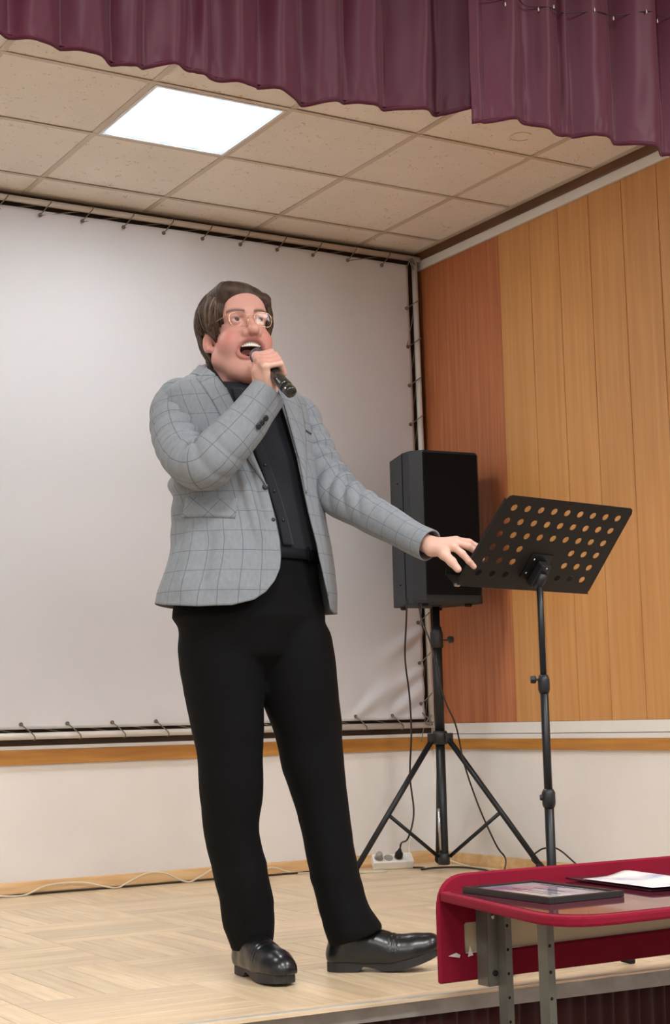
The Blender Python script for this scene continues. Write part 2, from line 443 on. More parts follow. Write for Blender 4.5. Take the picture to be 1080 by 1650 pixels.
# stage front behind the skirt, hall floor
HALL = -0.50
tag(raw('wall_front', [(XL, edge_y(XL) + .06, HALL), (0, edge_y(0) + .06, HALL), (0, edge_y(0) + .06, -.036), (XL, edge_y(XL) + .06, -.036),
                       (XL, edge_y(XL) + .09, HALL), (0, edge_y(0) + .09, HALL), (0, edge_y(0) + .09, -.036), (XL, edge_y(XL) + .09, -.036)],
        [(0, 1, 2, 3), (7, 6, 5, 4), (3, 2, 6, 7), (0, 4, 5, 1), (0, 3, 7, 4), (1, 5, 6, 2)], M['dark_board']), 'dark boarding under the stage edge', kind='structure')
tag(box('floor_hall', (-9, -11, HALL - .05), (3, -2.9, HALL), M['hall_floor']), 'brown floor of the hall below the stage', kind='structure')
# pleated skirt under the edge
nx = 1400; xs = np.linspace(XL + .02, -.01, nx); rows = np.linspace(-.046, HALL + .012, 9)
G = np.zeros((len(rows), nx, 3))
ph = xs * 2 * math.pi / 0.046 + 1.6 * np.sin(xs * 5.1) + 0.8 * np.sin(xs * 13.0)
for i, z in enumerate(rows):
    t = i / (len(rows) - 1)
    G[i, :, 0] = xs + .004 * np.sin(ph * .5 + t * 2)
    G[i, :, 1] = edge_y(xs) + .030 + .011 * (0.5 + .5 * t) * np.sin(ph + .5 * t)
    G[i, :, 2] = z
sk = gridmesh('stage_skirt', G, M['skirt_fabric'])
tag(sk, 'dark red pleated fabric skirt hanging below the stage edge', 'curtain')
sk.modifiers.new('thick', 'SOLIDIFY').thickness = 0.002

# back wall
wb = box('wall_back', (XL, 0.0, -0.05), (0.15, 0.12, 2.99), M['plaster']); tag(wb, 'white plaster lower wall behind the stage', kind='structure')
box('backing_board', (XL, -0.006, 0.601), (-.001, 0.0, 2.947), M['dark_board'], wb)
tag(box('trim_2', (XL, -0.016, 0.524), (-.0165, 0.0, 0.584), M['wood_rail'], bev=.003), 'varnished wooden rail along the back wall below the screen', kind='structure')
tag(box('trim_3', (XL, -0.012, 0.584), (-.0125, 0.0, 0.600), M['white_trim'], bev=.002), 'thin white strip above the back wall rail', kind='structure')
# right wall with upright boards
wr = box('wall_right', (0.012, -3.6, -0.05), (0.14, 0.0, 2.99), M['plaster']); tag(wr, 'right stage wall with orange wood boards above white plaster', kind='structure')
box('plaster_face', (0.0, -3.6, 0.0), (0.012, 0.0, 0.526), M['plaster'], wr)
box('backing_board', (0.0105, -3.6, .64), (0.0122, 0.0, 2.947), M['dark_board'], wr)
tag(box('trim_4', (-0.016, -3.6, 0.526), (0.012, 0.0, 0.573), M['wood_rail_side'], bev=.003), 'varnished wooden rail along the right wall', kind='structure')
tw = box('trim_5', (-0.008, -3.6, 0.573), (0.012, -.0, 0.595), M['white_trim'], bev=.002); tag(tw, 'narrow white strip above the right wall rail', kind='structure')
tag(box('trim_6', (-0.011, -3.6, 0.597), (0.012, -.0, 0.645), M['white_trim'], bev=.002), 'white band below the orange boards', kind='structure')
bounds = [-.002, -.662, -.893, -1.096, -1.302, -1.512, -1.726]
while bounds[-1] > -3.4: bounds.append(bounds[-1] - .213)
for i in range(len(bounds) - 1):
    y1, y0 = bounds[i], bounds[i + 1]
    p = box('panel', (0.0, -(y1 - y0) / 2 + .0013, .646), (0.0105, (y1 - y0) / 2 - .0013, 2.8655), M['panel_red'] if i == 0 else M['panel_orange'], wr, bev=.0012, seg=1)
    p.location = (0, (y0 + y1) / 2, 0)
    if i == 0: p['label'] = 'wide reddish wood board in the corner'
tag(box('trim_7', (-0.012, -3.6, 2.866), (0.012, 0.0, 2.909), M['white_trim'], bev=.002), 'white cornice strip above the orange boards', kind='structure')
tag(box('trim_8', (-0.022, -3.6, 2.909), (0.012, 0.0, 2.9479), M['fascia'], bev=.002), 'brown wooden strip between cornice and ceiling', kind='structure')
# left wall, outside the picture
tag(box('wall_left', (XL - .12, -3.6, -0.05), (XL, 0.12, 2.99), M['plaster']), 'plain left stage wall', kind='structure')
# baseboards
def baseboard(name, along_x, a, b, label):
    prof = [(0, 0), (-.018, 0), (-.018, .012), (-.012, .034), (-.006, .050), (0, .054)]
    V = []
    for s in (a, b):
        for d, z in prof: V.append((s, d, z) if along_x else (d, s, z))
    n = len(prof)
    F = [tuple(range(n)), tuple(range(2 * n - 1, n - 1, -1))] + [(i, n + i, n + (i + 1) % n, (i + 1) % n) for i in range(n)]
    o = raw(name, V, F, M['base_wood']); tag(o, label, kind='structure')
    bm = bmesh.new(); bm.from_mesh(o.data); bmesh.ops.recalc_face_normals(bm, faces=bm.faces); bm.to_mesh(o.data); bm.free()
baseboard('baseboard_back', True, XL, 0.0, 'pale wooden baseboard along the back wall')
baseboard('baseboard_right', False, -3.1, -0.019, 'pale wooden baseboard along the right wall')

# ceiling: slab, tiles and bars
ce = box('ceiling', (XL, -3.55, 2.972), (0.012, 0.0, 3.02), M['ceiling_back']); tag(ce, 'suspended ceiling of beige pitted tiles in a metal grid', kind='structure')
LAMPS = {(0, 2), (-3, 2)}
tiles = {}
xg = [GX0 + GRID * i for i in range(-6, 4)]
xe = [XL] + [x for x in xg if x > XL + .02] + [-.024]
yg = [GY0 - GRID * j for j in range(1, 7)]
ye = [-.008] + yg + [-3.5]
for i in range(len(xe) - 1):
    for j in range(len(ye) - 1):
        x0, x1, y1, y0 = xe[i], xe[i + 1], ye[j], ye[j + 1]
        gi = round((x0 - GX0) / GRID)
        if (gi, j + 1) in {(a, b + 0) for a, b in LAMPS} and abs(x1 - x0 - GRID) < .01 and j >= 1 and (gi, j) not in LAMPS: pass
        if (gi, j) in {(0, 2), (-3, 2)} and x1 - x0 > .5: continue
        w, d = x1 - x0 - .006, y1 - y0 - .006
        key = (round(w, 3), round(d, 3))
        if key not in tiles:
            me = box_mesh('tile', (-w / 2, -d / 2, 0), (w / 2, d / 2, .014)); me.materials.append(M['ceiling_tile']); tiles[key] = me
        o = bpy.data.objects.new('tile', tiles[key]); o.location = ((x0 + x1) / 2, (y0 + y1) / 2, CEIL + .0025 + random.uniform(-.001, .001)); o.parent = ce; col.objects.link(o)
for x in xe[1:-1]: box('grid_bar', (x - .012, -3.5, CEIL - .001), (x + .012, -.008, CEIL + .0015), M['tbar'], ce)
for y in yg: box('grid_bar', (XL, y - .011, CEIL - .0022), (-.024, y + .011, CEIL - .0006), M['tbar'], ce)
box('grid_bar', (-.046, -3.5, CEIL - .002), (-.023, -.008, CEIL + .0015), M['tbar'], ce)
box('grid_bar', (XL, -.03, CEIL - .003), (-.024, -.0065, CEIL - .0003), M['tbar'], ce)
# fluorescent light panels that replace a tile
def light_panel(gi, j, label):
    x = GX0 + GRID * (gi + .5); y = GY0 - GRID * (j + .5)
    t = empty('ceiling_light', (x, y, CEIL)); tag(t, label, 'ceiling light', None)
    fm = Multi(); h = GRID / 2 - .013
    for a in ((-h, -h, h, -h + .012), (-h, h - .012, h, h), (-h, -h + .012, -h + .012, h - .012), (h - .012, -h + .012, h, h - .012)):
        fm.box((a[0], a[1], -.0035), (a[2], a[3], .022))
    fm.build('frame', M['lamp_frame'], t)
    box('diffuser', (-h + .0125, -h + .0125, .001), (h - .0125, h - .0125, .006), M['lamp_diffuser'], t)
    box('housing', (-h + .0125, -h + .0125, .0065), (h - .0125, h - .0125, .022), M['lamp_frame'], t)
light_panel(0, 2, 'square fluorescent light panel glowing white in the tiled ceiling')
light_panel(-3, 2, 'further fluorescent light panel in the ceiling above the far left stage')

# ================================================================== projection screen laced to a pipe frame
SX0 = -3.92; SY = -0.050
scr = empty('projection_screen', (-2.0, SY, 0.62)); tag(scr, 'large white projection screen laced by cord to a white pipe frame', 'screen')
def sloc(p): return (p[0] + 2.0, p[1] - SY, p[2] - 0.62)
SXR_T, SXR_B, SZT, SZB = -0.089, -0.076, 2.876, 0.668
nu, nv = 240, 150
G = np.zeros((nv, nu, 3))
eye = []
et = [(x, SZT - .022) for x in np.arange(-.245, SX0 + .15, -.193)]
eb = [(x, SZB + .020) for x in np.arange(-.262, SX0 + .15, -.2005)]
er = [(SXR_T - .020 - .002 + (SXR_B - SXR_T) * (SZT - z) / (SZT - SZB), z) for z in np.arange(2.655, .72, -.1915)]
el = [(SX0 + .045, z) for z in np.arange(2.655, .72, -.1915)]
for i in range(nv):
    for j in range(nu):
        t = 1 - i / (nv - 1); s = j / (nu - 1)
        z = SZB + (SZT - SZB) * t; xr = SXR_T + (SXR_B - SXR_T) * (1 - t)
        G[i, j] = (SX0 + .03 + (xr - SX0 - .03) * s, 0, z)
X, Z = G[..., 0], G[..., 2]
D = 0.004 * np.sin((X + .5 * Z) * 3.1 + .6) + .0025 * np.sin((X * 1.2 + Z * .9) * 7 + 1) + .0012 * np.sin(X * 17 + 2 * np.sin(Z * 2)) * np.clip((Z - 1.9), 0, 1) * 1.8
D = D + .002 * np.sin((Z * 2.2 - X * .5) * 9) * np.clip(1.3 - Z, 0, .6)
# tension folds that run from the eyelets of the lower right corner
for (ex, ez, dx, dz) in ((-.094, .90, -.85, -.52), (-.094, 1.08, -.87, -.5), (-.262, .69, .82, .57), (-.46, .69, .8, .6)):
    u = (X - ex) * dx + (Z - ez) * dz; w = -(X - ex) * dz + (Z - ez) * dx
    D = D + .013 * np.exp(-((u - .11) / .13) ** 2) * np.cos(np.clip(w / (.008 + .12 * np.abs(u)), -3.1, 3.1)) * np.exp(-(w / .05) ** 2)
for (ex, ez) in eb + et + er:
    r2 = (X - ex) ** 2 + (Z - ez) ** 2
    D = D - .004 * np.exp(-r2 / .0012)
G[..., 1] = -D
for (ex, ez) in eb: G[-1, :, 2] += 0
G[..., 0] += 2.0; G[..., 2] -= 0.62
sc = gridmesh('screen_cloth', G, M['screen_cloth'], scr)
sc.modifiers.new('thick', 'SOLIDIFY').thickness = 0.0012
PZT, PZB, PXR, PXL = 2.912, 0.640, -.050, SX0 - .03
PY = -.045
def spipe(a, b): tube('pipe', [sloc(a), sloc(((a[0]+b[0])/2, (a[1]+b[1])/2, (a[2]+b[2])/2)), sloc(b)], .0145, M['pipe_white'], scr, 14)
spipe((PXL - .01, PY, PZT), (-.022, PY, PZT)); spipe((PXL - .01, PY, PZB), (-.022, PY, PZB))
spipe((PXR, PY + .0, PZT - .015), (PXR + .016, PY, PZB + .015)); spipe((PXL, PY, PZT - .015), (PXL, PY, PZB + .015))
# eyelets
ev = []; ef = []
a = np.linspace(0, 2 * math.pi, 14, endpoint=False)
prof = [(.0042, -.0015), (.0085, -.0015), (.0085, .003), (.0042, .003)]
for r, y in prof:
    for t in a: ev.append((r * math.cos(t), -y, r * math.sin(t)))
for k in range(4):
    for j in range(14): ef.append((k * 14 + j, k * 14 + (j + 1) % 14, ((k + 1) % 4) * 14 + (j + 1) % 14, ((k + 1) % 4) * 14 + j))
eo = None
for (x, z) in et + eb + er + el:
    if eo is None: eo = raw('eyelet', ev, ef, M['eyelet_metal'], scr, True); o = eo
    else:
        o = eo.copy(); col.objects.link(o)
    o.location = sloc((x, SY - .004, z)); 
# lacing cord: eyelet -> over the front of the pipe -> round behind it -> next eyelet
def lace(eyes, vert, pc, sgn):
    P = []
    for k, (x, z) in enumerate(eyes):
        nx_, nz_ = eyes[k + 1] if k + 1 < len(eyes) else (x + (0 if vert else -.19), z + (-.19 if vert else 0))
        P.append((x, SY - .0075, z))
        if vert:
            zm = z + .045
            P += [((x + pc) / 2, SY - .014, (z + zm) / 2), (pc, PY - .0175, zm), (pc + sgn * .0175, PY, zm + .006), (pc, PY + .0175, zm - .02), ((nx_ + pc) / 2, SY + .006, (zm + nz_) / 2), (nx_ + .002 * sgn, SY + .005, nz_ + .012)]
        else:
            xm = x + (.045 if sgn > 0 else .055)
            P += [((x + xm) / 2, SY - .014, (z + pc) / 2), (xm, PY - .0175, pc), (xm + .005, PY, pc + sgn * .0175), (xm - .02, PY + .0175, pc), ((xm + nx_) / 2, SY + .006, (pc + nz_) / 2), (nx_ + .012, SY + .005, nz_ + .002 * sgn)]
    return [sloc(p) for p in P]
for eyes, v, pc, sg in ((et, False, PZT, 1), (eb, False, PZB, -1), (er, True, PXR + .007, 1), (el, True, PXL, -1)):
    P = lace(eyes, v, pc, sg)
    tube('lacing_cord', spline(P, len(P) * 4), .0024, M['cord'], scr, 6)
tube('lacing_cord', spline([sloc(p) for p in ((-.105, SY - .008, SZT - .02), (-.08, PY - .02, 2.905), (-.06, PY - .02, 2.875), (-.09, PY - .022, 2.895), (-.07, PY - .021, 2.85))], 30), .003, M['cord'], scr, 6)
tube('lacing_cord', spline([sloc(p) for p in ((-.095, SY - .008, SZB + .03), (-.06, PY - .02, .665), (-.045, PY - .022, .64), (-.08, PY - .022, .65), (-.05, PY - .022, .685))], 30), .003, M['cord'], scr, 6)

# ================================================================== valance curtains above the stage front
def valance(name, hem, valleys, yb, label, amp=.070, ztop=2.945):
    hx = np.array([h[0] for h in hem]); hz = np.array([h[2] for h in hem])
    xs = np.linspace(hx[0], hx[-1], 620); zb = np.interp(xs, hx, hz)
    k = np.ones(9) / 9; zb[4:-4] = np.convolve(zb, k, 'valid')
    V = np.array(valleys); ph = np.interp(xs, V, np.arange(len(V)))
    fr = ph - np.floor(ph); idx = np.floor(ph).astype(int)
    wid = np.diff(V)[np.clip(idx, 0, len(V) - 2)]
    bul = ((.5 - .5 * np.cos(2 * math.pi * fr)) ** .75 + .10 * np.sin(4 * math.pi * fr + idx)) * np.clip(wid / .16, .35, 1.15)
    nr = 60; G = np.zeros((nr, len(xs), 3))
    for i in range(nr):
        t = i / (nr - 1)                                     # 0 top, 1 hem
        z = ztop + (zb - ztop) * t
        sway = .006 * np.sin(xs * 9 + t * 2.5) + .004 * np.sin(xs * 31 + t * 5) * t
        a = amp * (1 - .45 * t ** 2)
        pk = .0016 * np.sin(xs * 170 + 3 * np.sin(xs * 17)) * np.exp(-((t - .955) / .02) ** 2)
        cr = .0035 * np.sin((z * 26 + np.abs(fr - .5) * 7) + idx * 1.7) * np.clip(t - .35, 0, 1)
        G[i, :, 0] = xs + sway * .8
        G[i, :, 1] = yb - a * bul + sway + pk + cr
        G[i, :, 2] = z
    o = gridmesh(name, G, M['valance'])
    m = o.modifiers.new('thick', 'SOLIDIFY'); m.thickness = 0.0025
    tag(o, label, 'curtain', 'valance curtains over the stage')
    hm = []                                                   # rolled hem
    hm = G[-1].copy(); hm[:, 2] += .012
    tube('hem', hm[::3] + np.array([0, -.0015, 0]), .0022, M['valance'], o, 6)
    return o, G
YV = -2.95
hemL = [(-4.98, YV, 2.27), (-4.5, YV, 2.235), (-4.1, YV, 2.28), (-3.7, YV, 2.245), (-3.35, YV, 2.28)] + [(-3.1815, -2.9500, 2.2743), (-3.1518, -2.9500, 2.2624), (-3.0843, -2.9500, 2.2566), (-3.0155, -2.9500, 2.2599), (-2.9218, -2.9500, 2.2603), (-2.8709, -2.9500, 2.2439), (-2.8176, -2.9500, 2.2481), (-2.7401, -2.9500, 2.2712), (-2.6680, -2.9500, 2.2693), (-2.6000, -2.9500, 2.2550), (-2.5304, -2.9500, 2.2568), (-2.4506, -2.9500, 2.2620), (-2.3570, -2.9500, 2.2413), (-2.3145, -2.9500, 2.2474), (-2.2391, -2.9500, 2.2696), (-2.1531, -2.9500, 2.2769), (-2.0359, -2.9500, 2.2740), (-1.9249, -2.9500, 2.2887), (-1.8166, -2.9500, 2.3116), (-1.7571, -2.9500, 2.3241)]
valL = [-5.0, -4.83, -4.6, -4.46, -4.2, -4.02, -3.83, -3.6, -3.45, -3.27] + [v[0] for v in ((-3.1370, -2.9500, 2.2806), (-3.0078, -2.9500, 2.2615), (-2.8771, -2.9500, 2.2723), (-2.7896, -2.9500, 2.2741), (-2.6627, -2.9500, 2.2832), (-2.5998, -2.9500, 2.2631), (-2.4772, -2.9500, 2.2702), (-2.3510, -2.9500, 2.2607), (-2.2198, -2.9500, 2.2851), (-2.0977, -2.9500, 2.3077), (-1.9228, -2.9500, 2.3401), (-1.7443, -2.9500, 2.3731))]
valance('valance', hemL, valL, YV, 'long burgundy satin valance with wavy hem hanging in front of the light panel')
hemR = [(-1.8862, -3.0400, 2.2383), (-1.8160, -3.0400, 2.2506), (-1.7356, -3.0400, 2.2735), (-1.6721, -3.0400, 2.2706), (-1.6256, -3.0400, 2.2555), (-1.5264, -3.0400, 2.2690), (-1.4365, -3.0400, 2.2772), (-1.3572, -3.0400, 2.2705), (-1.2594, -3.0400, 2.2721), (-1.2248, -3.0400, 2.2612), (-1.1575, -3.0400, 2.2685), (-.95, -3.04, 2.29), (-.7, -3.04, 2.275), (-.45, -3.04, 2.30), (-.2, -3.04, 2.28), (-.03, -3.04, 2.29)]
valR = [v[0] for v in ((-1.8967, -3.0400, 2.2779), (-1.8390, -3.0400, 2.2883), (-1.6976, -3.0400, 2.3139), (-1.5777, -3.0400, 2.3356), (-1.5400, -3.0400, 2.3424), (-1.3854, -3.0400, 2.3704), (-1.1985, -3.0400, 2.4042))] + [-1.0, -.86, -.7, -.52, -.36, -.18, 0.0]
vr, GR = valance('valance', hemR, valR, -3.045, 'burgundy satin valance section with a vertical seam, strung with tiny lights, beside the orange wall', amp=.06)
# tiny light string pinned along the right section
fs = empty('light_string', (-1.5308, -3.1100, 2.6180)); tag(fs, 'thin dark string of tiny unlit bulbs across the burgundy valance', 'string lights')
fl0 = np.array((-1.5308, -3.1100, 2.6180))
def onval(p):
    # keep the wire just in front of the cloth
    i = np.argmin(np.abs(GR[..., 0] - p[0]) + np.abs(GR[..., 2] - p[2]), axis=None); q = GR.reshape(-1, 3)[i]
    return np.array([p[0], min(q[1] - .006, p[1] + 1), p[2]]) - fl0
wp = [(-1.8847, -3.1000, 2.6010), (-1.8235, -3.1000, 2.5936), (-1.7394, -3.1000, 2.6069), (-1.6715, -3.1000, 2.6041), (-1.5999, -3.1000, 2.6107), (-1.4998, -3.1000, 2.6252), (-1.3856, -3.1000, 2.6444), (-1.2559, -3.1000, 2.6724), (-1.1472, -3.1000, 2.6902), (-0.9964, -3.1000, 2.7344)]
wire = np.array([onval(p) for p in spline(wp, 70)]); wire[:, 1] = np.convolve(np.pad(wire[:, 1], 3, 'edge'), np.ones(7) / 7, 'valid') - .006
tube('wire', wire, .0013, M['wire_dark'], fs, 6)
for k, b in enumerate(((-1.7910, -3.1000, 2.5797), (-1.6698, -3.1000, 2.5955), (-1.6149, -3.1000, 2.6146), (-1.4771, -3.1000, 2.6320), (-1.3933, -3.1000, 2.6317), (-1.2918, -3.1000, 2.6628), (-1.2286, -3.1000, 2.6576), (-1.1230, -3.1000, 2.6897))):
    p = onval(b); j = np.argmin(np.linalg.norm(wire - p, axis=1)); p[1] = wire[j, 1] - .003
    bl = lathe('bulb', [(.0005, -.006), (.0022, -.0035), (.0024, 0), (.0018, .003), (.0014, .006)], M['bulb'], fs, 8, loc=tuple(p))
    tube('bulb_lead', [wire[j], (wire[j] + p) / 2 + np.array([.001, 0, .003]), p + np.array([0, 0, .005])], .0009, M['wire_dark'], fs, 5)
# loop of wire on a ceiling tile
rp = (-0.5354, -1.5463, 2.9460)
rv = [(rp[0] + .045 * math.cos(t), rp[1] + .045 * math.sin(t), 2.9475) for t in np.linspace(.3, 5.2, 30)]
tag(tube('wire_loop', rv, .0014, M['cable_white'], None, 6), 'thin white wire loop on a ceiling tile near the burgundy hem', 'wire')

# ================================================================== loudspeaker on its tripod stand
SPX, SPY = -0.290, -0.483
st = empty('speaker_stand', (SPX, SPY, 0)); tag(st, 'black tripod speaker stand in the corner between screen and orange wall', 'speaker stand')
HUBZ = .585
lathe('center_tube', [(.019, .055), (.021, .06), (.021, .62), (.019, .62)], M['black_metal'], st, 16)
lathe('end_cap', [(.020, .035), (.026, .037), (.026, .082), (.020, .086)], M['black_plastic'], st, 16)
lathe('pole', [(.0165, .55), (.0165, 1.168)], M['black_metal'], st, 16)
lathe('lower_tube', [(.0225, .60), (.0225, 1.02)], M['black_metal'], st, 16)
lathe('collar', [(.024, .98), (.029, .985), (.029, 1.045), (.025, 1.055), (.022, 1.075)], M['black_plastic'], st, 16)
lathe('hub', [(.028, HUBZ - .03), (.036, HUBZ - .025), (.036, HUBZ + .018), (.03, HUBZ + .03)], M['black_plastic'], st, 16)
kn = Multi(); kd = np.array([.92, -.4, 0]); 
kn.tube([kd * .026 + [0, 0, 1.015], kd * .055 + [0, 0, 1.015]], .004, 8).tube([kd * .05 + [0, 0, 1.015], kd * .06 + [0, 0, 1.017], kd * .075 + [0, 0, 1.017]], [.012, .016, .013], 8)
kn.build('knob', M['black_plastic'], st, False)
f0 = math.atan2(.858, .514)
for k in range(3):
    a_ = f0 + k * 2 * math.pi / 3; d = np.array([math.cos(a_), math.sin(a_), 0]); s = np.array([-d[1], d[0], 0])
    R = .47 if k else .44
    top = d * .04 + [0, 0, HUBZ - .005]; foot = d * R + [0, 0, .018]
    lg = tube('leg', [top, (top + foot) / 2, foot], .0125, M['black_metal'], st, 12)
    tube('foot', [foot - (foot - top) / np.linalg.norm(foot - top) * .04, foot + [0, 0, -.001], foot + np.array([d[0] * .008, d[1] * .008, -.005])], [.015, .016, .013], M['rubber'], lg, 10)
    ja = top + (foot - top) * .56; jb = d * .03 + [0, 0, .072]
    tube('brace', [ja, (ja + jb) / 2, jb], .0085, M['black_metal'], st, 8)
    box('bracket', (-.02, -.012, -.02), (.02, .012, .02), M['black_plastic'], st, bev=.004).location = tuple(d * .04 + [0, 0, HUBZ])
    st.children[-1].rotation_euler = (0, 0, a_)
tube('gas_spring', [np.array([-.03, -.02, .10]), np.array([-.035, -.022, .2]), np.array([-.032, -.018, .28])], .006, M['screw'], st, 8)

sp = empty('loudspeaker', (SPX, SPY, 1.17), -0.5398 + .46); tag(sp, 'large black loudspeaker cabinet mounted on the tripod stand', 'speaker')
HS = .672
plan = [(-.135, -.165), (.135, -.165), (.178, -.115), (.178, -.05), (.12, .175), (-.12, .175), (-.178, -.05), (-.178, -.115)]
plan = [(x * .99, y) for x, y in plan]
def tapered(name, poly, z0, z1, m, parent, topk=.985, bev=.004):
    o = prism(name, poly, z0, z1, m, parent, bev)
    return o
tapered('cabinet', plan, 0.0, HS, M['speaker_side'], sp)
tapered('front_grille', [(-.136, -.172), (.136, -.172), (.136, -.1655), (-.136, -.1655)], .035, HS - .012, M['grille'], sp, bev=.002)
tapered('side_baffle', [(-.1785, -.116), (-.138, -.1665), (-.136, -.1645), (-.1765, -.1145)], .01, HS - .01, M['black_plastic'], sp, bev=.0008)
for sx in (-1, 1):
    box('seam', (sx * .1765 - .0012, -.052, .004), (sx * .1765 + .0012, -.046, HS - .004), M['grille'], sp)
for x, y in ((-.11, -.10), (.11, -.10), (-.09, .13), (.09, .13)):
    lathe('foot', [(.013, -.012), (.016, -.008), (.016, .002)], M['rubber'], sp, 14, loc=(x, y, 0))
hb = prism('handle_recess', [(-.1725, -.01), (-.146, .085), (-.1405, .0835), (-.167, -.0115)], .385, .43, M['grille'], sp)
for z, t in ((.545, .03), (.09, .05)):
    lathe('mount_point', [(.004, -.001), (.004, .003)], M['grille'], sp, 8, loc=(-.16, .03, z))
lathe('pole_cup', [(.0235, -.006), (.03, -.006), (.03, .004), (.0235, .004)], M['black_plastic'], sp, 18)

# ================================================================== music stand
MSX, MSY = -1.552, -2.838
ms = empty('music_stand', (MSX, MSY, 0)); tag(ms, 'black music stand with a perforated metal desk under the singer hand', 'music stand')
YAW = -0.539774
cY, sY = math.cos(YAW), math.sin(YAW)
ROOT = np.array((-2.14, -2.47, 0.0))               # floor point between the singer's feet
def l2w(p): return np.array((ROOT[0] + cY * p[0] - sY * p[1], ROOT[1] + sY * p[0] + cY * p[1], p[2]))
def l2d(p): return np.array((cY * p[0] - sY * p[1], sY * p[0] + cY * p[1], p[2]))
MS0 = np.array((MSX, MSY, 0))
W_ = l2d((.7959, .6052, -.017)); H_ = l2d((.4185, -.5296, .7378)); W_ /= np.linalg.norm(W_); H_ -= W_ * np.dot(W_, H_); H_ /= np.linalg.norm(H_)
N_ = np.cross(W_, H_)                               # towards the audience: the back of the desk
BC = l2w((.6477, -.0094, 1.0222)) - MS0                   # middle of the desk's lower edge
DW, DH = .500, .302
def dk(x, y, n=0.0): return BC + W_ * x + H_ * y + N_ * n
# plate with a grid of round holes
bm = bmesh.new()
ncx, ncy = 9, 6
cw, chh = .0495, .0432
gx0 = -ncx * cw / 2; gy0 = .027
vc = {}
def gv(x, y):
    k = (round(x, 5), round(y, 5))
    if k not in vc: vc[k] = bm.verts.new((x, y, 0))
    return vc[k]
def hole(i, j):                                     # j = 0 lowest row
    return True if j >= 3 else (i < 3 or i > 5)
NSEG = 16
for i in range(ncx):
    for j in range(ncy):
        x0, x1 = gx0 + i * cw, gx0 + (i + 1) * cw; y0, y1 = gy0 + j * chh, gy0 + (j + 1) * chh
        xm, ym = (x0 + x1) / 2, (y0 + y1) / 2
        pts = [(x0, y0), (xm, y0), (x1, y0), (x1, ym), (x1, y1), (xm, y1), (x0, y1), (x0, ym)]
        if not hole(i, j):
            bm.faces.new([gv(*p) for p in pts]); continue
        r = .0106
        ring = [bm.verts.new((xm + r * math.cos(-3 * math.pi / 4 + k * 2 * math.pi / NSEG), ym + r * math.sin(-3 * math.pi / 4 + k * 2 * math.pi / NSEG), 0)) for k in range(NSEG)]
        for k in range(8):
            a0, a1, a2 = ring[2 * k], ring[2 * k + 1], ring[(2 * k + 2) % NSEG]
            bm.faces.new([gv(*pts[k]), gv(*pts[(k + 1) % 8]), a2, a1, a0])
# border of the plate
gx1, gy1 = gx0 + ncx * cw, gy0 + ncy * chh
hw = DW / 2; ht = hw - .0117
bx_ = [gx0 + k * cw / 2 for k in range(2 * ncx + 1)]; by_ = [gy0 + k * chh / 2 for k in range(2 * ncy + 1)]
def side(y): return hw + (ht - hw) * y / DH
for k in range(2 * ncx):
    bm.faces.new([gv(bx_[k], 0), gv(bx_[k + 1], 0), gv(bx_[k + 1], gy0), gv(bx_[k], gy0)])
    bm.faces.new([gv(bx_[k], gy1), gv(bx_[k + 1], gy1), gv(bx_[k + 1], DH), gv(bx_[k], DH)])
ys_ = [0] + by_
for k in range(len(ys_) - 1):
    bm.faces.new([gv(-side(ys_[k]), ys_[k]), gv(gx0, ys_[k]), gv(gx0, ys_[k + 1]), gv(-side(ys_[k + 1]), ys_[k + 1])])
    bm.faces.new([gv(gx1, ys_[k]), gv(side(ys_[k]), ys_[k]), gv(side(ys_[k + 1]), ys_[k + 1]), gv(gx1, ys_[k + 1])])
for sg in (-1, 1):
    g = gx0 if sg < 0 else gx1
    c = [(g, gy1), (sg * side(gy1), gy1), (sg * (side(DH)), DH - .012), (sg * (side(DH) - .004), DH - .004), (sg * (side(DH) - .013), DH), (g, DH)]
    c = [p for n, p in enumerate(c) if n in (0, 1, 2, 3, 5) or abs(p[0]) > abs(g) + 1e-6]
    bm.faces.new([gv(*p) for p in (c if sg > 0 else c[::-1])])
bmesh.ops.recalc_face_normals(bm, faces=bm.faces)
me = bpy.data.meshes.new('desk'); bm.to_mesh(me); bm.free()
dm = Matrix((tuple(W_), tuple(H_), tuple(N_))).transposed().to_4x4(); dm.translation = Vector(BC)
desk = link('desk', me, M['stand_paint'], ms); desk.matrix_local = dm
md = desk.modifiers.new('thick', 'SOLIDIFY'); md.thickness = .0016; md.offset = 0
# ledge along the lower edge with a turned-up lip, flanges on the sides
lp = Multi()
prof = [(0, 0), (0, -.052), (.016, -.060), (.018, -.058), (.002, -.049), (.002, 0)]        # (along H, along N: front side is negative)
Vv = []
for x in (-hw - .006, hw + .006):
    for h, n in prof: Vv.append((x, h, n))
Ff = [tuple(range(6)), tuple(range(11, 5, -1))] + [(i, 6 + i, 6 + (i + 1) % 6, (i + 1) % 6) for i in range(6)]
led = raw('ledge', Vv, Ff, M['stand_paint'], ms); led.matrix_local = dm
for sg in (-1, 1):
    fm = Multi(); n = 8
    ys = np.linspace(.012, DH - .014, n)
    for k in range(n - 1):
        xa, xb = sg * side(ys[k]), sg * side(ys[k + 1])
        fm.add([(xa, ys[k], .0008), (xb, ys[k + 1], .0008), (xb + sg * .0015, ys[k + 1], -.007), (xa + sg * .0015, ys[k], -.007)], [(0, 1, 2, 3)])
    fo = fm.build('side_flange', M['stand_paint'], ms); fo.matrix_local = dm; fo.modifiers.new('t', 'SOLIDIFY').thickness = .0014
ce_ = box('corner_cap', (-hw - .008, -.001, -.004), (-hw + .010, .005, .003), M['screw'], ms, bev=.001); ce_.matrix_local = dm
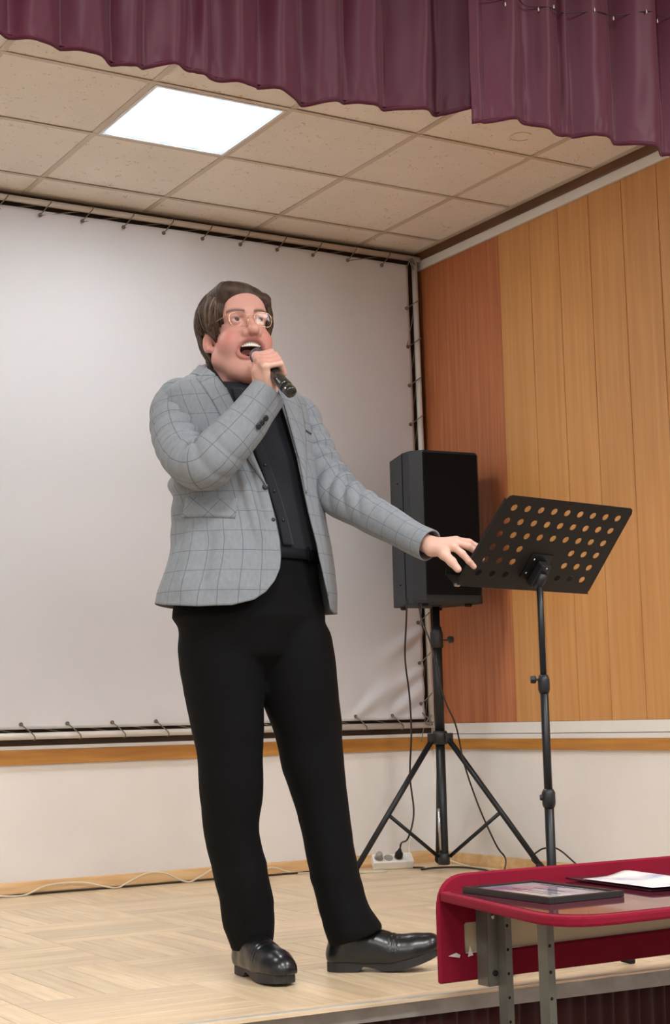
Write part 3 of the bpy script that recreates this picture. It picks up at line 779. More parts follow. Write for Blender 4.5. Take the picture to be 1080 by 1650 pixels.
# bracket behind the desk, screws, pole
br = Multi(); br.box((-.045, .045, .001), (.035, .125, .004)); bo = br.build('bracket_plate', M['black_metal'], ms); bo.matrix_local = dm
bk = box('tilt_bracket', (-.013, .030, .004), (.022, .105, .030), M['black_plastic'], ms, bev=.004); bk.matrix_local = dm
for x, y, n in ((-.03, .108, .005), (-.033, .062, .005), (.004, .098, .0305), (.002, .075, .0305)):
    s_ = lathe('screw', [(.0034, 0), (.0034, .001), (.002, .0022)], M['screw'], ms, 10)
    mm = dm.copy(); mm.translation = Vector(dk(x, y, n)); s_.matrix_local = mm
ptop = dk(.004, .055, .030); pbase = np.array((0.0, 0.0, .0))
def pol(t): return pbase + (ptop - pbase) * t
def pz(z): return pol(z / ptop[2])
tube('upper_tube', [pz(.72), pz(.9), pz(ptop[2] - .005)], .0092, M['black_metal'], ms, 14)
tube('middle_tube', [pz(.36), pz(.55), pz(.765)], .0115, M['black_metal'], ms, 14)
tube('lower_tube', [pz(.075), pz(.2), pz(.445)], .0132, M['black_metal'], ms, 14)
tube('collar', [pz(.735), pz(.745), pz(.77), pz(.785)], [.0135, .0165, .0165, .012], M['black_plastic'], ms, 14)
tube('collar', [pz(.425), pz(.435), pz(.465), pz(.475)], [.0155, .0185, .0185, .013], M['black_plastic'], ms, 14)
kx = l2d((-1, 0, 0))
kn = Multi(); kp = pz(.772); kn.tube([kp + kx * .012, kp + kx * .022], .0035, 8).tube([kp + kx * .021, kp + kx * .025, kp + kx * .036], [.009, .0125, .011], 6); kn.build('knob', M['black_plastic'], ms)
kn = Multi(); kp = pz(.452); kn.tube([kp + kx * .012, kp + kx * .018, kp + kx * .024], [.008, .010, .008], 6); kn.build('knob', M['black_plastic'], ms)
tube('swivel', [dk(.004, .035, .030), ptop + N_ * .004, dk(.004, .08, .030)], .014, M['black_plastic'], ms, 10)
lathe('leg_hub', [(.017, .055), (.02, .06), (.02, .10), (.016, .105)], M['black_plastic'], ms, 14)
for a_ in (-.50, 1.50, 3.42):
    d = np.array([math.cos(a_), math.sin(a_), 0])
    lg = tube('leg', [d * .015 + [0, 0, .085], d * .08 + [0, 0, .06], d * .20 + [0, 0, .011]], .008, M['black_metal'], ms, 8)
    tube('foot', [d * .18 + [0, 0, .017], d * .205 + [0, 0, .0105], d * .215 + [0, 0, .0105]], [.0102, .0104, .009], M['rubber'], lg, 8)

# ================================================================== table in front of the stage
tb = empty('table', (-1.45, -3.45, HALL)); tag(tb, 'folding table covered in crimson cloth on grey metal legs in front of the stage', 'table')
T0 = np.array((-1.45, -3.45, HALL))
TZ = .268; TT = .022
def rounded(poly, rad, n=7):
    out = []; k = len(poly)
    for i in range(k):
        p = np.array(poly[i]); a = np.array(poly[i - 1]) - p; b = np.array(poly[(i + 1) % k]) - p; r = rad[i]
        if r == 0: out.append(tuple(p)); continue
        a /= np.linalg.norm(a); b /= np.linalg.norm(b)
        for t in np.linspace(0, 1, n):
            out.append(tuple(p + a * r * (1 - t) ** 2 + b * r * t ** 2))
    return out
top = rounded([(-2.150, -3.165), (-2.262, -3.765), (-.68, -3.765), (-.76, -3.165)], (0.01, .15, .15, .01))
top = [(x - T0[0], y - T0[1]) for x, y in top]
prism('table_top', top, TZ - TT - HALL, TZ - HALL, M['table_cloth'], tb, bev=.006, smooth=False)
inner = rounded([(-2.132, -3.178), (-2.240, -3.750), (-.702, -3.750), (-.778, -3.178)], (0.02, .14, .14, .02))
prism('glossy_surface', [(x - T0[0], y - T0[1]) for x, y in inner], TZ - HALL + .0002, TZ - HALL + .0012, M['table_gloss'], tb)
# front apron: an upright board wrapped in cloth, with a window cut behind the legs
ya, ybk = -3.165, -3.150
def xz_prism(name, outer, holes, y0, y1, m, parent, bev=0.0):
    bm = bmesh.new(); es = []
    for loop in [outer] + holes:
        vs = [bm.verts.new((x, y0, z)) for x, z in loop]
        for i in range(len(vs)): es.append(bm.edges.new((vs[i], vs[(i + 1) % len(vs)])))
    r = bmesh.ops.triangle_fill(bm, use_beauty=True, use_dissolve=False, edges=es)
    r = bmesh.ops.extrude_face_region(bm, geom=list(bm.faces))
    for v in [g for g in r['geom'] if isinstance(g, bmesh.types.BMVert)]: v.co.y = y1
    bmesh.ops.recalc_face_normals(bm, faces=bm.faces)
    me = bpy.data.meshes.new(name); bm.to_mesh(me); bm.free()
    return link(name, me, m, parent)
out = rounded([(-2.152, .056), (-2.152, .306), (-.75, .301), (-.75, .056)], (0, .085, .085, 0), 9)
hol = [(-2.077, .190), (-2.077, .118), (-.85, .122), (-.85, .190)]
ap = xz_prism('apron', [(x - T0[0], z - HALL) for x, z in out], [[(x - T0[0], z - HALL) for x, z in hol]], ya - T0[1], ybk - T0[1], M['table_cloth'], tb)
ap.modifiers.new('bev', 'BEVEL').width = .004
# pale board that shows through the opening
box('hardboard_strip', (-2.08 - T0[0], -3.1495 - T0[1], .118 - HALL), (-.86 - T0[0], -3.1455 - T0[1], .193 - HALL), M['hardboard'], tb)
for tp in ([(-2.128, .118), (-2.098, .112), (-2.095, .118), (-2.106, .124)], [(-2.072, .112), (-2.058, .114), (-2.066, .136)]):
    n_ = len(tp)
    raw('torn_patch', [(x - T0[0], -3.1655 - T0[1], z - HALL) for x, z in tp] + [(x - T0[0], -3.1675 - T0[1], z - HALL) for x, z in tp],
        [tuple(range(n_)), tuple(range(2 * n_ - 1, n_ - 1, -1))] + [(i, n_ + i, n_ + (i + 1) % n_, (i + 1) % n_) for i in range(n_)], M['cream_paper'], tb)
def tw_(p): return np.array(p) - T0
zt = TZ - TT
# steel brackets, perforated legs
def angle_leg(x, y, z0, z1, w, t, flip):
    m_ = Multi()
    m_.box((x - w / 2, y - t, z0), (x + w / 2, y, z1)); xs_ = x + w / 2 if flip else x - w / 2
    m_.box((min(xs_, xs_ - t if flip else xs_ + t), y, z0), (max(xs_, xs_ - t if flip else xs_ + t), y + w, z1))
    return m_
for side_, xa in ((0, -2.0), (1, -.9)):
    s = 1 if side_ == 0 else -1
    bp = Multi(); bp.box(tuple(tw_((min(xa - .044 * s, xa - .012 * s), -3.21, .045))), tuple(tw_((max(xa - .044 * s, xa - .012 * s), -3.206, zt)))); bp.box(tuple(tw_((xa - .044 * s - .002, -3.206, .045))), tuple(tw_((xa - .044 * s + .002, -3.166, zt))))
    b_ = bp.build('mount_bracket', M['leg_grey'], tb)
    for z, m_ in ((.205, 'screw'), (.075, 'rubber')):
        l_ = lathe('bolt', [(.007, 0), (.007, .003), (.004, .004)], M[m_], b_, 12, loc=tuple(tw_((xa - .027 * s, -3.2102, z)))); l_.rotation_euler = (math.pi / 2, 0, 0)
    for (lx, ly) in ((xa - .005 * s, -3.235), (xa - .135 * s, -3.56)):
        V_ = Multi()
        lo = tw_((lx - .0095, ly - .003, HALL + .012)); hi = tw_((lx + .0095, ly, zt)); V_.box(tuple(lo), tuple(hi))
        lo = tw_((lx + .006, ly, HALL + .012)); hi = tw_((lx + .0095, ly + .03, zt)); V_.box(tuple(lo), tuple(hi))
        lo = tw_((lx - .0095, ly, HALL + .012)); hi = tw_((lx - .006, ly + .03, zt)); V_.box(tuple(lo), tuple(hi))
        L = V_.build('leg', M['leg_grey'], tb)
        box('foot', tuple(tw_((lx - .018, ly - .005, HALL))), tuple(tw_((lx + .018, ly + .032, HALL + .02))), M['rubber'], L, bev=.003)
        for z in np.arange(-.42, .24, .055):
            h = lathe('bolt_hole', [(.0038, 0), (.0038, .0006)], M['rubber'], L, 8, loc=tuple(tw_((lx - .003, ly - .0029, z)))); h.rotation_euler = (math.pi / 2, 0, 0)
    box('side_rail', tuple(tw_((xa - .02, -3.55, zt - .022))), tuple(tw_((xa + .014, -3.206, zt - .0005))), M['leg_grey'], tb, bev=.002)
box('cross_rail', tuple(tw_((-2.0, -3.40, zt - .026))), tuple(tw_((-.9, -3.38, zt - .0005))), M['hardboard'], tb)
box('clip', tuple(tw_((-2.03, -3.58, zt - .02))), tuple(tw_((-1.995, -3.555, zt - .0005))), M['rubber'], tb, bev=.004)

# framed certificate lying on the table
pc = [np.array((-2.1299, -3.2162, 0.2820)), np.array((-2.1165, -3.5274, 0.2820)), np.array((-1.9159, -3.5687, 0.2820)), np.array((-1.9096, -3.2386, 0.2820))]
fc = sum(pc) / 4
fr = empty('picture_frame', (fc[0], fc[1], TZ + .0014)); tag(fr, 'black framed certificate lying flat on the crimson table', 'picture frame')
ux = pc[1] - pc[0] + pc[2] - pc[3]; ux[2] = 0; lx = np.linalg.norm(ux) / 2; ux /= np.linalg.norm(ux)
uy = pc[3] - pc[0] + pc[2] - pc[1]; uy[2] = 0; ly = np.linalg.norm(uy) / 2
fr.rotation_euler = (0, 0, math.atan2(ux[1], ux[0]))
FW, FD = .30, .40
FW, FD = lx / 2, ly / 2
fz = .0135; bw = .013
for lo, hi in (((-FW, -FD, 0), (FW, -FD + bw, fz)), ((-FW, FD - bw, 0), (FW, FD, fz)), ((-FW, -FD + bw, 0), (-FW + bw, FD - bw, fz)), ((FW - bw, -FD + bw, 0), (FW, FD - bw, fz))):
    box('frame_bar', lo, hi, M['frame_black'], fr, bev=.0012)
box('print', (-FW + bw, -FD + bw, 0.002), (FW - bw, FD - bw, .0095), M['print_violet'], fr)
pt_ = Multi()
for k, (y, w) in enumerate(((.10, .5), (.075, .62), (.02, .35), (-.02, .55), (-.04, .5), (-.10, .4))): pt_.box((-FW * w, y, .0096), (FW * w, y + .004, .0098))
pt_.build('text_lines', M['iris'], fr)
# dark folder and printed sheet beside it
def sheet(name, pts, z, lift, m, thick, label, cat):
    c = sum(np.array(p) for p in pts) / len(pts)
    e = empty(name, (c[0], c[1], z)) ; tag(e, label, cat)
    P = [np.array(p)[:2] - c[:2] for p in pts]; n = 14; G = np.zeros((n, n, 3))
    for i in range(n):
        for j in range(n):
            s, t = i / (n - 1), j / (n - 1)
            q = P[0] * (1 - s) * (1 - t) + P[1] * (1 - s) * t + P[2] * s * t + P[3] * s * (1 - t)
            G[i, j] = (q[0], q[1], thick + lift(s, t))
    o = gridmesh('sheet', G, m, e); md = o.modifiers.new('t', 'SOLIDIFY'); md.thickness = thick
    return e
fp = [(-1.7831, -3.1845, 0.2720), (-1.8035, -3.5135, 0.2720), (-1.5802, -3.5463, 0.2720), (-1.5558, -3.2189, 0.2720)]
sheet('document_folder', fp, TZ + .0013, lambda s, t: .004 * (1 - t) * (1 - s), M['folder'], .004, 'dark red document folder under a printed sheet on the table', 'folder')
pp = [(-1.7875, -3.2567, 0.2760), (-1.8156, -3.5356, 0.2760), (-1.6270, -3.5541, 0.2760), (-1.6247, -3.2511, 0.2760)]
sheet('printed_sheet', pp, TZ + .0108, lambda s, t: .010 * math.exp(-((s - .85) / .25) ** 2) * (1 - t) + .002 * t, M['print_blue'], .0006, 'glossy white and blue printed sheet on a dark folder', 'paper')

# ================================================================== power strip and cables
ps0 = np.array((-.375, -.17, 0.0))
ps = empty('power_strip', tuple(ps0), -.30); ps.rotation_euler = (.62, 0, -.30); ps.location = (ps0[0], ps0[1], .019); tag(ps, 'white power strip on the floor in front of the back wall baseboard', 'power strip')
box('body', (-.082, -.030, 0.0), (.10, .030, .042), M['strip_white'], ps, bev=.006)
box('end_block', (.072, -.031, 0.0005), (.104, .031, .0435), M['strip_white'], ps, bev=.006)
for x in (-.055, -.010, .037):
    lathe('socket', [(.019, 0), (.021, .001), (.021, .0015), (.018, .002)], M['strip_grey'], ps, 18, loc=(x, 0, .042))
bpy.context.view_layer.update()
psm = ps.matrix_world.copy()
def on_strip(p): return psm @ Vector(p)
pl = lathe('plug', [(.016, 0), (.018, .004), (.018, .02), (.010, .034), (.007, .045)], M['rubber'], None, 14)
pl.matrix_world = Matrix.Translation(on_strip((.037, 0, .0446))) @ psm.to_3x3().to_4x4()
tag(pl, 'black mains plug sitting in the white power strip', 'plug')
pg = lathe('plug', [(.014, 0), (.017, .004), (.016, .02), (.010, .03)], M['strip_grey'], None, 14)
pg.matrix_world = Matrix.Translation(on_strip((-.055, 0, .0446))) @ psm.to_3x3().to_4x4()
tag(pg, 'grey mains plug at the far end of the power strip', 'plug')
def cable(pts, r, m, label, n=80, cat='cable'):
    o = tube('cable', spline(pts, n), r, M[m], None, 7); tag(o, label, cat); return o
spb = np.array((SPX, SPY, 1.165))
cable([(-0.4956, -0.5639, 1.1872), (-0.4938, -0.5511, 1.0961), (-0.4746, -0.5031, 0.9364), (-0.4399, -0.4758, 0.7746), (-0.4199, -0.4513, 0.6123), (-0.4049, -0.4079, 0.4223), (-0.3834, -0.3960, 0.2592), (-0.4108, -0.3869, 0.1528), tuple(on_strip((.040, 0, .125))), tuple(on_strip((.037, 0, .088)))], .0042, 'cable_black', 'black mains cable hanging from the loudspeaker to the power strip')
cable([(-0.4482, -0.5804, 1.1867), (-0.4469, -0.6023, 1.0932), (-0.4437, -0.6503, 1.0097), (-0.4500, -0.6928, 0.9277), (-0.4057, -0.6931, 0.7554), (-0.3570, -0.7041, 0.6356), (-0.3084, -0.6855, 0.4760), (-0.2271, -0.6703, 0.2877), (-0.1492, -0.6798, 0.1205), (-0.1059, -0.6848, 0.0601), (-.30, -.95, .006), (-.22, -1.1, .006)], .0038, 'cable_black', 'thin black signal cable sagging beside the speaker stand', 100)
cable([(-.10, -1.02, .006), (-0.0815, -0.8408, 0.0628), (-0.0877, -0.9028, 0.1081), (-0.0862, -0.9646, 0.1217), (-0.0785, -1.0044, 0.1209), (-0.0498, -1.0400, 0.0882), (-.10, -1.25, .006), (-.3, -1.42, .006)], .0038, 'cable_black', 'black cable looping up behind the music stand pole', 60)
fy = lambda x, d: (x, d, .0055)
cable([(-4.6, -.035, .0055), (-3.6, -.04, .0055), (-2.6, -.032, .0055), (-2.1, -.038, .0055), (-1.9, -.030, .0055), (-1.6, -.042, .0055), (-1.3, -.034, .0055), (-1.05, -.038, .0055), (-.9, -.06, .0055), (-.75, -.06, .0055), (-.6, -.05, .0055), (-.5, -.09, .0055)], .0045, 'cable_black', 'dark cable lying along the foot of the back wall baseboard', 160)
cable([(-4.4, -.03, .004), (-3.4, -.028, .02), (-2.9, -.05, .004), (-2.5, -.028, .03), (-2.2, -.05, .012), (-2.06, -.055, .004), (-1.97, -.04, .03), (-1.88, -.030, .038), (-1.78, -.034, .032), (-1.66, -.055, .005), (-1.60, -.045, .02), (-1.50, -.028, .052), (-1.42, -.030, .046), (-1.33, -.055, .006), (-1.26, -.045, .022), (-1.17, -.028, .055), (-1.10, -.032, .044), (-1.03, -.055, .006), (-.98, -.05, .02), (-.90, -.035, .035), (-.8, -.06, .006), (-.62, -.10, .004)], .0036, 'cable_white', 'cream cable looping over the back wall baseboard', 200)
cable([(-0.6716, 0.0479, 0.0220), (-0.6604, 0.0942, 0.0599), (-0.6863, 0.1045, 0.0943), (-0.7176, 0.1510, 0.1440), (-0.7023, 0.1326, 0.1272), (-0.6857, 0.1177, 0.0824), (-0.7037, 0.0649, 0.0368), (-0.7371, 0.0296, 0.0139)], .003, 'cable_white', 'stiff cream wire loop standing up against the white wall', 60)
cable([(-.52, -.20, .004), (-.60, -.26, .004), (-.75, -.28, .004), (-.62, -.235, .004), (-.47, -.27, .004), (-.45, -.24, .004), (-.55, -.22, .004), (-.74, -.235, .004)], .0036, 'cable_white', 'cream cable coiled on the floor beside the power strip', 90)
cable([tuple(ps0 + [.10, -.02, .02]), (-.28, -.17, .02), (-.235, -.12, .06), (-.20, -.08, .11), (-.15, -.05, .13), (-.08, -.10, .05), (-.05, -.3, .004), (-.07, -.55, .004), (-.15, -.75, .004)], .0036, 'cable_white', 'cream cable rising behind the speaker stand', 100)
cable([(-.295, -.20, .005), (-.25, -.26, .005), (-.30, -.32, .005), (-.22, -.30, .005), (-.12, -.36, .005), (-.12, -.55, .005), (-.2, -.75, .005), (-.2, -.95, .005)], .0042, 'cable_black', 'dark cable trailing over the floor under the speaker stand', 90)

# ================================================================== sculpting by signed distance, meshed with surface nets
class Sculpt:
    def __init__(s): s.p = []
    def _add(s, fn, c, r, k, op): s.p.append((fn, np.asarray(c, float), float(r), k, op)); return s
    def sph(s, c, r, k=.01, op='u'):
        c = np.asarray(c, float)
        return s._add(lambda P: np.linalg.norm(P - c, axis=1) - r, c, r, k, op)
    def cap(s, a, b, ra, rb=None, k=.01, op='u'):
        a = np.asarray(a, float); b = np.asarray(b, float); rb = ra if rb is None else rb; ab = b - a; L2 = max(ab @ ab, 1e-12)
        def fn(P):
            t = np.clip((P - a) @ ab / L2, 0, 1)
            return np.linalg.norm(P - a - t[:, None] * ab, axis=1) - (ra + (rb - ra) * t)
        return s._add(fn, (a + b) / 2, np.linalg.norm(ab) / 2 + max(ra, rb), k, op)
    def chain(s, pts, rs, k=.01):
        for i in range(len(pts) - 1): s.cap(pts[i], pts[i + 1], rs[i], rs[i + 1], k)
        return s
    def ell(s, c, r, R=None, k=.01, op='u'):
        c = np.asarray(c, float); r = np.asarray(r, float); R = np.eye(3) if R is None else np.asarray(R)
        def fn(P):
            q = (P - c) @ R
            k0 = np.linalg.norm(q / r, axis=1); k1 = np.linalg.norm(q / r ** 2, axis=1) + 1e-9
            return k0 * (k0 - 1) / k1
        return s._add(fn, c, r.max(), k, op)
    def fn(s, f, c, r, k=.01, op='u'): return s._add(f, c, r, k, op)
    def ev(s, P, c=None, rad=0):
        d = np.full(len(P), 10.0)
        for fn, bc, br, k, op in s.p:
            if c is not None and np.linalg.norm(bc - c) - br > rad + k + .01: continue
            e = fn(P)
            if op == 'u':
                h = np.clip(.5 + .5 * (d - e) / k, 0, 1); d = d + (e - d) * h - k * h * (1 - h)
            else:
                e = -e; h = np.clip(.5 - .5 * (d - e) / k, 0, 1); d = d + (e - d) * h + k * h * (1 - h)
        return d
    def mesh(s, h, smooth=1, n=20, post=None):
        lo = np.min([p[1] - p[2] for p in s.p if p[4] == 'u'], axis=0) - 3 * h; hi = np.max([p[1] + p[2] for p in s.p if p[4] == 'u'], axis=0) + 3 * h
        nb = np.ceil((hi - lo) / (h * n)).astype(int); N = nb * n + 2
        g = np.arange(n + 1)
        gi, gj, gk = np.meshgrid(g, g, g, indexing='ij'); base = np.stack([gi, gj, gk], -1).reshape(-1, 3)
        cid = lambda i, j, k: (i.astype(np.int64) * N[1] + j) * N[2] + k
        ids = []; vs = []; faces = []
        rad = h * n * .5 * math.sqrt(3)
        corner = [(a, b, c) for a in (0, 1) for b in (0, 1) for c in (0, 1)]
        edges = [(i, j) for i in range(8) for j in range(i + 1, 8) if sum(abs(a - b) for a, b in zip(corner[i], corner[j])) == 1]
        for bi in range(nb[0]):
            for bj in range(nb[1]):
                for bk in range(nb[2]):
                    o = np.array((bi, bj, bk)) * n; ctr = lo + (o + n / 2) * h
                    if abs(s.ev(ctr[None], ctr, rad)[0]) > rad * 1.7 + .02: continue
                    P = lo + (o + base) * h
                    D = s.ev(P, ctr, rad + h)
                    if post is not None: D = post(P, D)
                    D = D.reshape(n + 1, n + 1, n + 1); S = D < 0
                    if S.all() or not S.any(): continue
                    C = np.stack([D[a:n + a, b:n + b, c:n + c] for a, b, c in corner], -1)
                    neg = (C < 0).sum(-1); act = np.argwhere((neg > 0) & (neg < 8))
                    if len(act):
                        c8 = C[act[:, 0], act[:, 1], act[:, 2]]; acc = np.zeros((len(act), 3)); cnt = np.zeros(len(act))
                        for i, j in edges:
                            di, dj = c8[:, i], c8[:, j]; x = (di < 0) != (dj < 0)
                            t = np.where(x, di / np.where(x, di - dj, 1), 0)
                            p = np.array(corner[i]) + t[:, None] * (np.array(corner[j]) - np.array(corner[i]))
                            acc += p * x[:, None]; cnt += x
                        vs.append(lo + (o + act + acc / cnt[:, None]) * h); q = o + act; ids.append(cid(q[:, 0], q[:, 1], q[:, 2]))
                    for ax in range(3):
                        A = S[:n, :n, :n]; sl = [slice(0, n)] * 3; sl[ax] = slice(1, n + 1); Bq = S[tuple(sl)]
                        e = np.argwhere(A != Bq)
                        if not len(e): continue
                        inside = A[e[:, 0], e[:, 1], e[:, 2]]; q = o + e
                        u, v = (ax + 1) % 3, (ax + 2) % 3; du = np.zeros(3, int); dv = np.zeros(3, int); du[u] = 1; dv[v] = 1
                        quad = np.stack([cid(*(q - du - dv).T), cid(*(q - dv).T), cid(*q.T), cid(*(q - du).T)], 1)
                        quad[~inside] = quad[~inside][:, ::-1]
                        faces.append(quad)
        ids = np.concatenate(ids); vs = np.concatenate(vs); F = np.concatenate(faces)
        od = np.argsort(ids); ids = ids[od]; vs = vs[od]
        ix = np.searchsorted(ids, F); ix = np.clip(ix, 0, len(ids) - 1); ok = (ids[ix] == F).all(1); F = ix[ok]
        for _ in range(smooth):
            sm = np.zeros_like(vs); ct = np.zeros(len(vs))
            for a, b in ((0, 1), (1, 2), (2, 3), (3, 0)):
                for x, y in ((a, b), (b, a)):
                    np.add.at(sm, F[:, x], vs[F[:, y]]); np.add.at(ct, F[:, x], 1)
            vs = vs * .5 + .5 * sm / np.maximum(ct, 1)[:, None]
        return vs, F

def rotm(ax, a):
    c, s = math.cos(a), math.sin(a)
    return np.array({'x': ((1, 0, 0), (0, c, -s), (0, s, c)), 'y': ((c, 0, s), (0, 1, 0), (-s, 0, c)), 'z': ((c, -s, 0), (s, c, 0), (0, 0, 1))}[ax])
def unit(v): v = np.asarray(v, float); return v / np.linalg.norm(v)
A3 = np.array

# ================================================================== the singer (metres, x to his left hand side of the picture plane, y away, z up)
per = empty('person', tuple(ROOT), YAW)
tag(per, 'person in grey checked jacket and black trousers singing into a handheld microphone', 'person')

# ---- head frame
HC = A3((-0.1369, -0.0300, 1.7725)); HS_ = 1.075
RH = rotm('z', math.radians(22)) @ rotm('x', math.radians(-9)) @ rotm('y', math.radians(-3))
def H(*p): return HC + RH @ (A3(p, float) * HS_)
def Hr(r): return A3(r, float) * HS_

# ---- torso surface shared by jacket and shirt
TH = math.radians(36); cT, sT = math.cos(TH), math.sin(TH)
LV = [((-0.3689, 0.0000, 0.9889), (0.1129, 0.0000, 0.9768)), ((-0.3615, 0.0000, 1.0321), (0.1140, 0.0000, 1.0202)), ((-0.3364, 0.0000, 1.1012), (0.1088, 0.0000, 1.0900)), ((-0.3182, 0.0000, 1.1619), (0.1016, 0.0000, 1.1514)), ((-0.3105, 0.0000, 1.2232), (0.0908, 0.0000, 1.2130)), ((-0.3147, 0.0000, 1.3115), (0.0807, 0.0000, 1.3014)),
      ((-0.3259, 0.0000, 1.4004), (0.0723, 0.0000, 1.3902)), ((-0.3389, 0.0000, 1.4897), (0.0620, 0.0000, 1.4795)), ((-0.3453, 0.0000, 1.5525), (0.0529, 0.0000, 1.5424))]
LZ = A3([l[0][2] for l in LV]); LX = A3([(l[0][0] + l[1][0]) / 2 for l in LV]); LA = A3([(l[1][0] - l[0][0]) / 2 for l in LV]) / math.hypot(cT, .68 * sT); LB = LA * .68
NK = A3((-0.1603, 0.0000, 1.6503))                                  # middle of the neck
top = [((-0.3413, 0.0000, 1.5883)[2], LX[-1] - .002, LA[-1] * .975, LB[-1] * .95), ((-0.3411, 0.0000, 1.6117)[2], LX[-1] - .004, LA[-1] * .86, LB[-1] * .87), ((-0.3408, 0.0000, 1.6333)[2], LX[-1] - .006, LA[-1] * .68, LB[-1] * .78), ((-0.3406, 0.0000, 1.6549)[2], NK[0], LA[-1] * .47, LB[-1] * .66), ((-0.3404, 0.0000, 1.6747)[2], NK[0], .080, .080), ((-0.3401, 0.0000, 1.6964)[2], NK[0], .070, .074)]
LZ = np.append(LZ, [t[0] for t in top]); LX = np.append(LX, [t[1] for t in top]); LA = np.append(LA, [t[2] for t in top]); LB = np.append(LB, [t[3] for t in top])
LY = np.interp(LZ, [.98, 1.3, 1.6, 1.7], [.0, .0, .005, .012])
o_ = np.argsort(LZ); LZ, LX, LA, LB, LY = LZ[o_], LX[o_], LA[o_], LB[o_], LY[o_]
def tors(z): return np.interp(z, LZ, LX), np.interp(z, LZ, LY), np.interp(z, LZ, LA), np.interp(z, LZ, LB)
def JS(phi, z, off=0.0, k=1.0):
    """point of the torso surface: phi from the chest centre towards his left"""
    x0, y0, a, b = tors(z); a = a * k + off; b = b * k + off
    X = a * np.sin(phi); Y = -b * np.cos(phi)
    return np.stack([x0 + X * cT - Y * sT, y0 + X * sT + Y * cT, z + 0 * X], -1)
def PHI(p, k=1.0):
    x0, y0, a, b = tors(p[2]); A = math.hypot(a * cT * k, b * sT * k); q = math.atan2(b * sT, a * cT)
    return math.asin(max(-1, min(1, (p[0] - x0) / A))) - q

# ---- arms
SHR, ELR, WRR = A3((-0.3115, -0.0700, 1.5645)), A3((-0.2226, -0.2700, 1.3511)), A3((-0.0467, -0.2450, 1.5566))
SHL, ELL, WRL = A3((0.0225, 0.0900, 1.5552)), A3((0.1386, 0.0300, 1.3077)), A3((0.3897, -0.1600, 1.1338))
# ---- microphone line
MH, MT = A3((-0.0725, -0.1900, 1.6654)), A3((0.0208, -0.3450, 1.5290))
mA = unit(MT - MH); fA = unit(A3((1, 0, 0)) - mA * mA[0]); bA = np.cross(mA, fA)
if bA[1] > 0: bA = -bA
GR_ = MH + (MT - MH) * .345

# ================================================================== body: one continuous surface
b_ = Sculpt()
b_.ell(H(0, .020, .022), Hr((.078, .098, .082)), RH, .01)
b_.ell(H(0, -.028, -.046), Hr((.065, .070, .093)), RH, .03)
for s in (-1, 1):
    b_.cap(H(s * .052, .006, -.074), H(s * .022, -.060, -.131), .026 * HS_, .021 * HS_, .03)
    b_.sph(H(s * .0395, -.054, -.052), .030 * HS_, .025)
    b_.cap(H(s * .046, -.072, .016), H(s * .012, -.090, .020), .012 * HS_, .012 * HS_, .02)
b_.sph(H(0, -.072, -.134), .021 * HS_, .025)
b_.ell(H(0, -.022, -.130), Hr((.046, .046, .026)), RH, .03)
b_.ell(H(0, -.076, .045), Hr((.052, .022, .040)), RH, .03)
# eye sockets, then lids
for s in (-1, 1):
    b_.ell(H(s * .033, -.106, -.003), Hr((.019, .018, .0115)), RH, .014, 's')
    b_.sph(H(s * .0325, -.0800, -.002), .0150 * HS_, .005)
    b_.ell(H(s * .0325, -.0985, -.002), Hr((.0135, .012, .0050)), RH, .0022, 's')
# nose
b_.cap(H(0, -.090, .006), H(0, -.116, -.036), .0085 * HS_, .0125 * HS_, .012)
b_.sph(H(0, -.1195, -.0395), .0145 * HS_, .008)
for s in (-1, 1):
    b_.sph(H(s * .0165, -.1035, -.0425), .0110 * HS_, .006)
    b_.sph(H(s * .0085, -.112, -.0555), .0045 * HS_, .004, 's')
# mouth wide open, with lips
b_.ell(H(0, -.087, -.060), Hr((.030, .015, .014)), RH, .016)
mouth = []
for t in np.linspace(0, 2 * math.pi, 22, endpoint=False):
    x = .0345 * math.cos(t); z = -.0830 + .0235 * math.sin(t) - .004 * math.cos(t) ** 2; mouth.append(H(x, -.0945 + 9.5 * x * x + (.004 if z < -.08 else 0), z))
for i in range(22):
    low = mouth[i][2] < np.mean([p[2] for p in mouth])
    b_.cap(mouth[i], mouth[(i + 1) % 22], (.0045 if low else .0034) * HS_, None, .006)
b_.ell(H(0, -.100, -.0835), Hr((.0322, .056, .0216)), RH, .0025, 's')
# ears
for s in (-1, 1):
    Re = RH @ rotm('z', -s * .50) @ rotm('x', .15)
    b_.ell(H(s * .0805, .017, -.024), Hr((.0085, .0170, .0275)), Re, .006)
    b_.ell(H(s * .0905, .009, -.021), Hr((.0075, .0095, .0175)), Re, .003, 's')
    b_.sph(H(s * .0775, .009, -.046), .0085 * HS_, .006)
